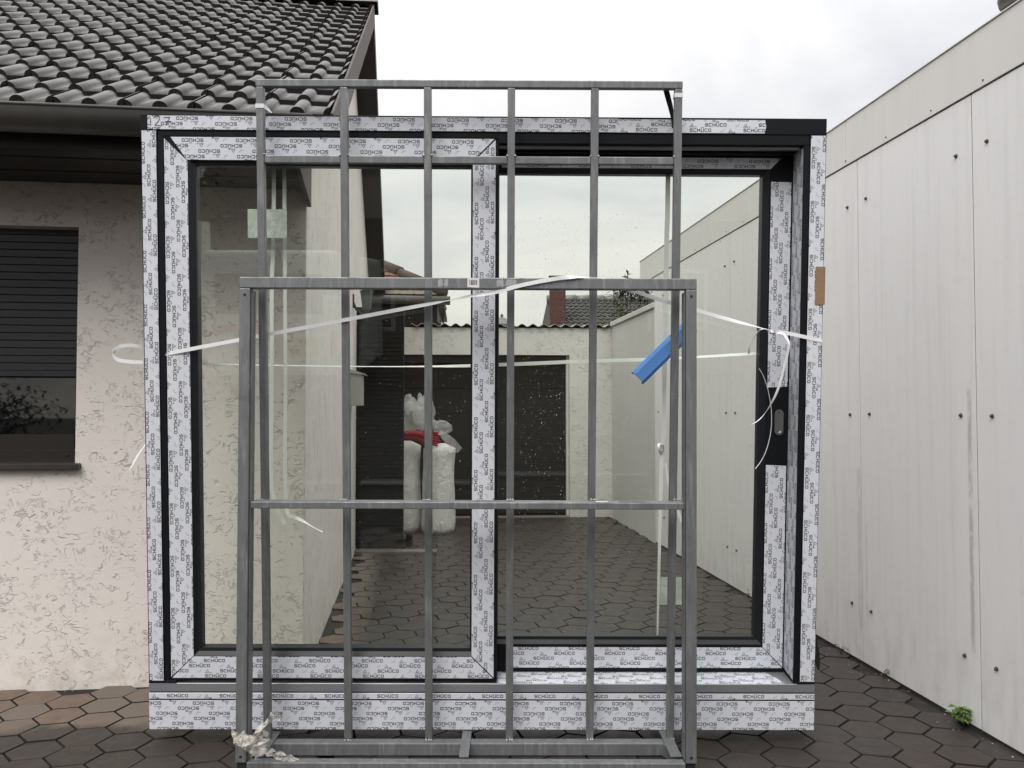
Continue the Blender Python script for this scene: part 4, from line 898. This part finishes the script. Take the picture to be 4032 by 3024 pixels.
crumple([at(955, 2895, Yp), at(975, 2905, Yp - .02), at(1000, 2925, Yp - .03), at(1012, 2955, Yp - .01), at(1012, 2985, Yp)], [.03, .07, .08, .05, .008], [V((1, 0, .3))] * 5, .005)
crumple([at(995, 2910, Yp - .01), at(1018, 2875, Yp), at(1040, 2845, 3.23), at(1065, 2825, 3.26), at(1102, 2830, 3.28)], [.06, .055, .05, .045, .012], [V((.8, 0, .6)), V((.8, 0, .6)), V((.7, 0, .7)), V((.3, 0, .9)), V((.2, 0, .9))], .004)
crumple([at(1030, 2860, Yp + .05), at(1038, 2895, Yp + .06), at(1035, 2930, Yp + .05), at(1022, 2955, Yp + .02)], [.02, .035, .035, .02], [V((1, 0, 0))] * 4, .004)
crumple([at(1010, 2950, Yp + .02), at(1045, 2958, Yp + .03), at(1085, 2972, Yp + .04), at(1130, 2985, Yp + .05), at(1175, 2992, Yp + .06)], [.03, .03, .032, .028, .012], [V((0, .3, 1))] * 5, .003)
crumple([at(925, 2885, 3.215), at(930, 2915, 3.20), at(950, 2935, 3.19)], [.008, .03, .02], [V((1, 0, .4))] * 3, .004)

# ================================================================== THINGS IN THE YARD BEHIND THE DOOR
# wall lantern and mailbox on the gable wall
LAN = thing('wall_lantern', HO.p(.0, 3.0, 1.95), 'old dark wall lantern on a curved bracket on the house gable wall', 'lantern')
ly = HO.hit(1436, 1180, 0, .11).y; lz_ = HO.hit(1436, 1180, 0, .11).z; lf = frame_at(HO.p(.13, ly, lz_), HO)
def hexring(bm, fr, r0, z0, r1, z1, n=6):
    A = [bm.verts.new(fr.p(r0 * math.cos(2 * math.pi * j / n), r0 * math.sin(2 * math.pi * j / n), z0)) for j in range(n)]; B = [bm.verts.new(fr.p(r1 * math.cos(2 * math.pi * j / n), r1 * math.sin(2 * math.pi * j / n), z1)) for j in range(n)]
    for j in range(n): bm.faces.new((A[j], A[(j + 1) % n], B[(j + 1) % n], B[j]))
    bm.faces.new(A[::-1]); bm.faces.new(B)
bm = NB(); hexring(bm, lf, .036, -.085, .058, .075); obj('lamp_glass', bm, 'lantern_glass', LAN)
bm = NB(); hexring(bm, lf, .068, .076, .068, .084); hexring(bm, lf, .055, .085, .015, .13); obj('lamp_cap', bm, 'lantern_metal', LAN)
bm = NB(); hexring(bm, lf, .040, -.095, .040, -.086); hexring(bm, lf, .012, -.14, .03, -.0955); obj('lamp_base', bm, 'lantern_metal', LAN)
for j in range(6):
    a = 2 * math.pi * j / 6; bm = NB(); tube(bm, [lf.p(.037 * math.cos(a), .037 * math.sin(a), -.086), lf.p(.059 * math.cos(a), .059 * math.sin(a), .076)], .004, 4); obj('glazing_bar', bm, 'lantern_metal', LAN)
bm = NB(); tube(bm, [HO.p(.0, ly, lz_ - .02), HO.p(.03, ly, lz_ - .09), HO.p(.08, ly, lz_ - .135), HO.p(.13, ly, lz_ - .142)], .012, 8); obj('bracket', bm, 'lantern_metal', LAN, True)
bm = NB(); box(bm, HO, .0005, .012, ly - .03, ly + .03, lz_ - .08, lz_ + .05, .003); obj('wall_plate', bm, 'lantern_metal', LAN)
my = 3.0; mtop, mbot = HO.hit(1422, 1470, 1, my).z, HO.hit(1422, 1597, 1, my).z; mx_ = HO.hit(1424, 1530, 1, my).x
MB_ = thing('mailbox', HO.p(.05, my, mbot), 'pale grey mailbox with sloped lid on the house gable wall', 'mailbox')
bm = NB(); box(bm, HO, .001, mx_, my, my + .34, mbot, mtop, .004); obj('box', bm, 'mailbox', MB_)
bm = NB(); prism(bm, [HO.p(x, my - .015, z) for x, z in ((.001, mtop + .002), (mx_ + .03, mtop - .012), (mx_ + .03, mtop - .004), (.001, mtop + .04))], [HO.p(x, my + .355, z) for x, z in ((.001, mtop + .002), (mx_ + .03, mtop - .012), (mx_ + .03, mtop - .004), (.001, mtop + .04))]); obj('lid', bm, 'mailbox', MB_)
# two tall rolls in white bags with a crumpled clear bag and red gloves on top
rb_ = random.Random(21)
def bag_roll(px, py, wpx, ytop, label, lean):
    g = ground(px, py); r = wpx / FPX * g.y / 2 * 1.12; top = at(px, ytop, g.y).z
    g = V((g.x, g.y + r * .8, 0)); T_ = thing('bagged_roll', g, label, 'insulation roll', 'bagged rolls by the garage door')
    bm = NB(); N, M = 26, 18; rings = []
    for i in range(M + 1):
        f = i / M; z = top * f; rr_ = r * (1 - .05 * math.sin(f * 9) * .5) * (.93 + .07 * math.cos(f * 5.0)) * (1 if f < .93 else math.sqrt(max(.05, 1 - ((f - .93) / .075) ** 2)))
        if f < .08: rr_ *= .90 + f * 1.25
        rings.append([bm.verts.new(g + V((lean * f + rr_ * math.cos(a) * (1 + .03 * math.sin(3 * a + f * 7) + rb_.gauss(0, .006)), rr_ * math.sin(a) * (1 + rb_.gauss(0, .006)), z + rb_.gauss(0, .006) * (0 < i < M)))) for a in [2 * math.pi * j / N for j in range(N)]])
    for a, b in zip(rings, rings[1:]):
        for j in range(N): bm.faces.new((a[j], a[(j + 1) % N], b[(j + 1) % N], b[j]))
    bm.faces.new(rings[0][::-1]); bm.faces.new(rings[-1]); obj('bag', bm, 'roll_bag', T_, True)
    return g, r, top
g1, r1, t1_ = bag_roll(1590, 2098, 118, 1738, 'white bagged roll half hidden by the dark slatted screen', .0)
g2, r2, t2_ = bag_roll(1718, 2104, 128, 1748, 'white bagged roll standing free before the garage door', .02)
CLB = thing('clear_plastic_bag', V((g1.x + .15, g1.y - .05, t1_)), 'crumpled clear plastic bag lying on top of the white rolls', 'plastic bag')
def lump(c, r, seed, sq=(1, 1, 1)):
    bm = NB(); bmesh.ops.create_icosphere(bm, subdivisions=3, radius=1.0)
    for v in bm.verts:
        d = v.co.normalized(); k = 1 + .42 * noise.noise(d * 1.9 + V((seed, 0, 0))) + .22 * noise.noise(d * 4.5 + V((0, seed, 0))) + .10 * noise.noise(d * 10)
        v.co = V(c) + V((d.x * sq[0], d.y * sq[1], d.z * sq[2])) * r * k
    return bm
for (x, y, rpx, s_, q_) in ((1620, 1640, 62, 1.0, (1, .8, 1)), (1668, 1625, 44, 4.0, (.9, .7, 1.3)), (1610, 1590, 30, 8.0, (.7, .6, 1.2)), (1655, 1585, 24, 9.0, (.5, .5, 1.6)), (1738, 1682, 34, 13.0, (1.15, .7, .8)), (1680, 1670, 40, 15.0, (1, .7, .7))):
    c = at(x, y, g1.y - .08); obj('crumpled_bag', lump(c, rpx / FPX * c.y, s_, q_), 'plastic_bag', CLB, True)
bm = NB(); ribbon(bm, [at(1730, 1700, g2.y - .2), at(1770, 1735, g2.y - .22), at(1810, 1775, g2.y - .2)], V((.6, 0, .6)), [.05, .10, .08], .001); obj('bag_corner', bm, 'plastic_bag', CLB)
GLV = thing('red_gloves', at(1660, 1725, g1.y - .25), 'pair of dark red work gloves draped over the white rolls', 'gloves')
yg = g1.y - .24
for k in range(2):
    bm = NB(); dy = k * 22
    ribbon(bm, [at(1586, 1706 + dy * .5, yg), at(1630, 1706 + dy * .6, yg - .02), at(1672, 1712 + dy, yg - .03), at(1690, 1716 + dy, yg - .03)], V((0, .2, 1)), [.055, .06, .085, .085], .03, 4); G_ = obj('glove', bm, 'red_glove', GLV, True)
    for j in range(4):
        y0 = 1700 + dy + j * 9; bm = NB(); tube(bm, [at(1686, y0, yg - .03), at(1706, y0 + 2, yg - .035), at(1722 + (6 - abs(j - 1) * 4), y0 + 4, yg - .03), at(1728 + (6 - abs(j - 1) * 5), y0 + 5, yg - .025)], [.014, .0135, .012, .007], 7); obj('finger', bm, 'red_glove', G_, True)
    bm = NB(); tube(bm, [at(1668, 1700 + dy, yg - .03), at(1690, 1694 + dy, yg - .045), at(1708, 1692 + dy, yg - .04)], [.015, .013, .008], 7); obj('thumb', bm, 'red_glove', G_, True)

# ------------------------------------------------------------------ beyond the garage
# roof and brick chimney of a neighbouring house
NY = 19.0; NF = yawfr((0, NY, 0), 3.5)
nx0, nx1 = NF.hit(2210, 1290, 1, 0).x, NF.hit(2800, 1200, 1, 3).x
NH = thing('neighbour_house', NF.p((nx0 + nx1) / 2, 1, 0), 'neighbouring house with dark tiled roof and red brick chimney beyond the garage', 'house')
rz0, rz1 = 3.15, at(2400, 1180, NY + 3.2).z; npit = math.atan((rz1 - rz0) / 3.2)
bm = NB(); box(bm, NF, nx0 + .1, nx1, .4, 6.4, -.02, 3.0); obj('wall', bm, 'plaster_garage', NH)
bm = NB(); prism(bm, [NF.p(nx0, y, z) for y, z in ((0, rz0 - .06), (3.2, rz1 - .06), (6.6, rz0 - .06))], [NF.p(nx1, y, z) for y, z in ((0, rz0 - .06), (3.2, rz1 - .06), (6.6, rz0 - .06))]); NR_ = obj('roof', bm, 'dark_wood', NH)
simple('old_tile', (.045, .043, .041), .6, 0, .4, 5); TM2 = tile_mesh('roof_tile_far', 'old_tile', 'shaded_edge'); nrot = Matrix.Rotation(rad(3.5), 4, 'Z'); nsl = math.hypot(3.2, rz1 - rz0)
for r in range(int(nsl / .34) + 1):
    for c in range(int((nx1 - nx0) / .3)):
        o = bpy.data.objects.new('roof_tile', TM2); COL.objects.link(o); o.parent = NR_
        o.matrix_basis = Matrix.Translation(NF.p(nx0 + c * .3, r * .34 * math.cos(npit) - .05, rz0 + r * .34 * math.sin(npit) - .03) - NH.location) @ nrot @ Matrix.Rotation(npit - TT / .34, 4, 'X')
for k in range(int((nx1 - nx0) / .38)):
    bm = NB(); tube(bm, [NF.p(nx0 + k * .38, 3.2, rz1 + .01), NF.p(nx0 + k * .38 + .41, 3.2, rz1 + .025)], [.12, .13], 8); obj('ridge_tile', bm, 'roof_tile', NR_, True)
cy_ = NY + 1.0; c0, c1 = at(2161, 1090, cy_), at(2228, 1090, cy_)
bm = NB(); box(bm, WORLD, c0.x + .03, c1.x - .005, cy_, cy_ + .45, 2.6, c0.z - .08); obj('chimney', bm, 'brick', NR_, off=None)
bm = NB(); box(bm, WORLD, c0.x, c1.x + .02, cy_ - .03, cy_ + .48, c0.z - .079, c0.z + .03, .01); obj('chimney_cap', bm, 'ridge_brown', NR_)
# twiggy climber growing up behind the boundary wall
VIN = thing('climbing_shrub', V((1.9, 13.6, 0)), 'thin leafy shrub reaching above the boundary wall against the sky', 'shrub')
vr = random.Random(5); bmL, bmS = NB(), NB()
for (x, ytop) in ((2410, 1110), (2418, 1130), (2440, 1160), (2472, 1085), (2478, 1120), (2500, 1120), (2520, 1135), (2535, 1150), (2550, 1165), (2455, 1175), (2490, 1165), (2515, 1170)):
    b = at(x + vr.uniform(-8, 8), 1300, 13.6); b.z = .0; top = at(x, ytop, 13.6 + vr.uniform(-.3, .3)); mid = at(x + vr.uniform(-10, 10), 1230, 13.6)
    P_ = [V(q) for q in catmull([tuple(b), tuple(mid), tuple(top)], 10)]; tube(bmS, P_, [.012 - .010 * i / len(P_) for i in range(len(P_))], 4)
    for i, q in enumerate(P_):
        if q.z < 2.2: continue
        for _ in range(5):
            d = V((vr.gauss(0, 1), vr.gauss(0, .6), vr.gauss(.0, .5))); leaf(bmL, q + d * .02, d, (0, 0, 1), vr.uniform(.06, .11), vr.uniform(.03, .05))
setp(obj('foliage', bmL, 'leaf_dark', VIN), kind='stuff'); obj('stems', bmS, 'stem', VIN)
# vent pipe with cap behind the corrugated roof; far church-like turret
PIPE = thing('vent_pipe', at(1744, 1275, 12.5), 'thin rusty vent pipe standing behind the corrugated garage roof', 'pipe')
q0, q1 = at(1744, 1290, 12.5), at(1746, 1228, 12.5); bm = NB(); tube(bm, [V((q0.x, 12.5, 2.4)), q1], .014, 8); obj('pipe', bm, 'ridge_brown', PIPE, True)
bm = NB(); tube(bm, [q1, q1 + V((.012, 0, .02)), q1 + V((.025, 0, .05)), q1 + V((.012, 0, .09)), q1 + V((-.02, 0, .10))], [.015, .024, .028, .026, .012], 8); obj('cowl', bm, 'ridge_brown', PIPE, True)
TUR = thing('far_turret', at(1976, 1290, 40), 'tiny dark far-off turret with finial above the garage roof', 'turret')
q = at(1976, 1282, 40); fr = Fr((q.x, 40, 0), (1, 0, 0), (0, 1, 0), (0, 0, 1)); bm = NB(); lathe(bm, fr, [(.55, 0), (.55, q.z + .05), (.30, q.z + .25), (.16, q.z + .38), (.05, q.z + .42)], 8); obj('tower', bm, 'roof_tile', TUR)
bm = NB(); lathe(bm, fr, [(.03, q.z + .42), (.09, q.z + .48), (.02, q.z + .58)], 8); obj('finial', bm, 'gutter', TUR)

# ------------------------------------------------------------------ weeds and litter
def weed(px, py, hgt, n, label, seed, mat='leaf_bright', size=(.035, .028)):
    g = ground(px, py); r = random.Random(seed); T_ = thing('weed', g, label, 'weed'); bl, bs = NB(), NB()
    for k in range(n):
        a = r.uniform(0, 6.28); h = hgt * r.uniform(.3, 1.0); out = hgt * .45 * r.random(); tip = g + V((math.cos(a) * out, math.sin(a) * out * .6 - .02, h))
        tube(bs, [g + V((0, 0, -.01)), g.lerp(tip, .6) + V((0, 0, h * .12)), tip], [.0018, .0014, .001], 4)
        for _ in range(3):
            d = V((math.cos(a) + r.gauss(0, .5), math.sin(a) * .6 + r.gauss(0, .5) - .3, r.uniform(-.7, .25))); leaf(bl, tip, d, (0, 0, 1), r.uniform(.7, 1.2) * size[0], r.uniform(.7, 1.2) * size[1])
    setp(obj('leaves', bl, mat, T_), kind='stuff'); obj('stems', bs, 'stem', T_); return T_
weed(3778, 2848, .085, 20, 'small bright green leafy weed at the foot of the hall wall', 3, 'leaf_bright', (.036, .028))
weed(3478, 2668, .07, 6, 'tiny sparse grassy weed near a panel seam of the hall', 4, 'leaf_dark', (.03, .004))
weed(3310, 2575, .06, 5, 'tiny pale grass tuft beside the patio door corner', 6, 'leaf_dark', (.035, .003))
DN = thing('dandelion_clock', ground(2968, 2345), 'tall dandelion gone to seed, seen through the right pane by the hall', 'dandelion')
g = ground(2972, 2350); tp = at(2958, 2212, g.y - .02); bm = NB(); tube(bm, [g, g.lerp(tp, .5) + V((.006, 0, 0)), tp], [.003, .0022, .0018], 5); obj('stem', bm, 'stem', DN)
bm = NB(); bmesh.ops.create_icosphere(bm, subdivisions=2, radius=.017, matrix=Matrix.Translation(tp))
for v in bm.verts: v.co = tp + (v.co - tp) * random.uniform(.75, 1.25)
obj('seed_head', bm, 'dandelion', DN)
bm = NB(); r_ = random.Random(9)
for k in range(22):
    a = r_.uniform(0, 6.28); d = V((math.cos(a), math.sin(a) * .6, r_.uniform(.2, 1.4))); leaf(bm, g + V((math.cos(a) * .01, 0, .002)), d, (0, 0, 1), r_.uniform(.05, .11), .018)
setp(obj('leaves', bm, 'leaf_dark', DN), kind='stuff')
lr = random.Random(17); bm = NB()
def chip(g, s):
    a = lr.uniform(0, 6.28); pts = [V((g.x + s * lr.uniform(.5, 1) * math.cos(a + k * 1.257), g.y + s * lr.uniform(.5, 1) * math.sin(a + k * 1.257), lr.uniform(.0022, .0055))) for k in range(5)]; poly(bm, pts)
for k in range(170):                                       # along the hall wall
    y = lr.uniform(-2.2, 5.4); chip(RW.p(-abs(lr.gauss(0, .09)) - .012, y, 0), lr.uniform(.002, .007))
for k in range(60): chip(HO.p(lr.uniform(-1.7, .1), -abs(lr.gauss(0, .07)) - .01, 0), lr.uniform(.002, .005))
for k in range(150): chip(V((lr.uniform(-2.4, 1.9), lr.uniform(3.1, 8.5), 0)), lr.uniform(.0015, .0045))
setp(obj('ground_litter', bm, 'litter'), 'pale bits of leaf and grit scattered over the dark paving', 'litter', None, 'stuff')

# ------------------------------------------------------------------ behind the camera: what the panes mirror
BH = thing('opposite_house', V((0, -12, 0)), 'brownish house opposite, mirrored faintly in the panes', 'house')
BF2 = Fr((0, -11, 0), (1, 0, 0), (0, 1, 0), (0, 0, 1))
simple('opposite_wall', (.115, .075, .052), .9, 0, .3, 2)
bm = NB(); box(bm, BF2, -6.2, 9, -6, 0, -.02, 3.4); obj('wall', bm, 'opposite_wall', BH)
bm = NB(); prism(bm, [V((-6.5, y, z)) for y, z in ((-10.4, 3.3), (-14, 6.4), (-17.6, 3.3))], [V((9.5, y, z)) for y, z in ((-10.4, 3.3), (-14, 6.4), (-17.6, 3.3))]); obj('roof', bm, 'ridge_brown', BH)
for x in (-3.6, -.4, 3.2, 5.8):
    bm = NB(); box(bm, BF2, x, x + 1.3, .001, .04, .95, 2.3); W1 = obj('window', bm, 'low_wall', BH); bm = NB(); box(bm, BF2, x + .09, x + 1.21, .041, .05, 1.04, 2.21); obj('pane', bm, 'house_glass', W1)
def tree(x, y, h, cr, seed, label):
    r = random.Random(seed); T_ = thing('tree', V((x, y, 0)), label, 'tree', 'trees mirrored in the house window'); bm = NB()
    tube(bm, [V((x, y, -.05)), V((x + .05, y, h * .25)), V((x - .08, y + .05, h * .55)), V((x, y, h * .9))], [.17, .13, .09, .03], 8)
    tips = []
    for k in range(26):
        a = r.uniform(0, 6.28); z0 = h * r.uniform(.1, .8); L = cr * r.uniform(.5, 1.05) * (1.1 - abs(z0 / h - .5)); e_ = V((x + math.cos(a) * L, y + math.sin(a) * L, z0 + L * .45)); tube(bm, [V((x, y, z0)), V((x, y, z0)).lerp(e_, .5) + V((0, 0, .1)), e_], [.04, .025, .01], 5); tips.append((V((x, y, z0)), e_))
    obj('trunk', bm, 'bark', T_, True); bl = NB()
    for a, b in tips:
        for _ in range(150):
            c = a.lerp(b, r.uniform(.35, 1.08)) + V((r.gauss(0, .22), r.gauss(0, .22), r.gauss(0, .2))); leaf(bl, c, V((r.gauss(0, 1), r.gauss(0, 1), r.gauss(-.2, .6))), (0, 0, 1), r.uniform(.09, .16), r.uniform(.05, .09))
    setp(obj('crown', bl, 'leaf_tree', T_), kind='stuff')
tree(-7.3, -8.4, 5.6, 1.9, 31, 'leafy tree mirrored in the lower pane of the house window')
tree(-9.3, -8.0, 6.2, 2.0, 32, 'taller leafy tree mirrored in the lower pane of the house window')

VAN = thing('parked_van', V((-3.5, -8, 0)), 'white van parked opposite, mirrored faintly in the left pane', 'van')
simple('van_white', (.74, .74, .73), .3, 0, .04, 3); simple('van_red', (.42, .03, .03), .4, 0, .1, 5); simple('van_yellow', (.62, .42, .06), .4, 0, .1, 5)
VF = Fr((-3.5, -5.6, 0), (1, 0, 0), (0, 1, 0), (0, 0, 1))
bm = NB(); box(bm, VF, -1.0, 1.0, -4.9, 0, .42, 2.45, .09, 3); obj('body', bm, 'van_white', VAN)
for x in (-1, 1):
    bm = NB(); box(bm, VF, min(x * .06, x * .88), max(x * .06, x * .88), .001, .02, .62, 2.3, .01); D_ = obj('rear_door', bm, 'van_white', VAN)
    bm = NB(); box(bm, VF, min(x * .14, x * .80), max(x * .14, x * .80), .021, .026, 1.5, 2.1); obj('window', bm, 'house_glass', D_)
    bm = NB(); box(bm, VF, min(x * .90, x * .985), max(x * .90, x * .985), .001, .03, .9, 1.25, .008); obj('tail_light', bm, 'van_red', VAN)
    for y in (-.8, -4.0):
        bm = NB(); lathe(bm, Fr(VF.p(x * .80, y, .33), (0, 1, 0), (0, 0, 1), (x, 0, 0)), [(.20, 0), (.33, .01), (.33, .19), (.20, .20)], 20); obj('wheel', bm, 'rubber', VAN, True)
bm = NB(); box(bm, VF, -.98, .98, .002, .09, .36, .58, .02); obj('bumper', bm, 'rubber', VAN)
bm = NB(); box(bm, VF, -.86, -.1, .0215, .024, 1.22, 1.34); obj('red_stripe', bm, 'van_red', VAN)
bm = NB(); box(bm, VF, .15, .75, .0215, .024, .85, 1.15); obj('yellow_patch', bm, 'van_yellow', VAN)
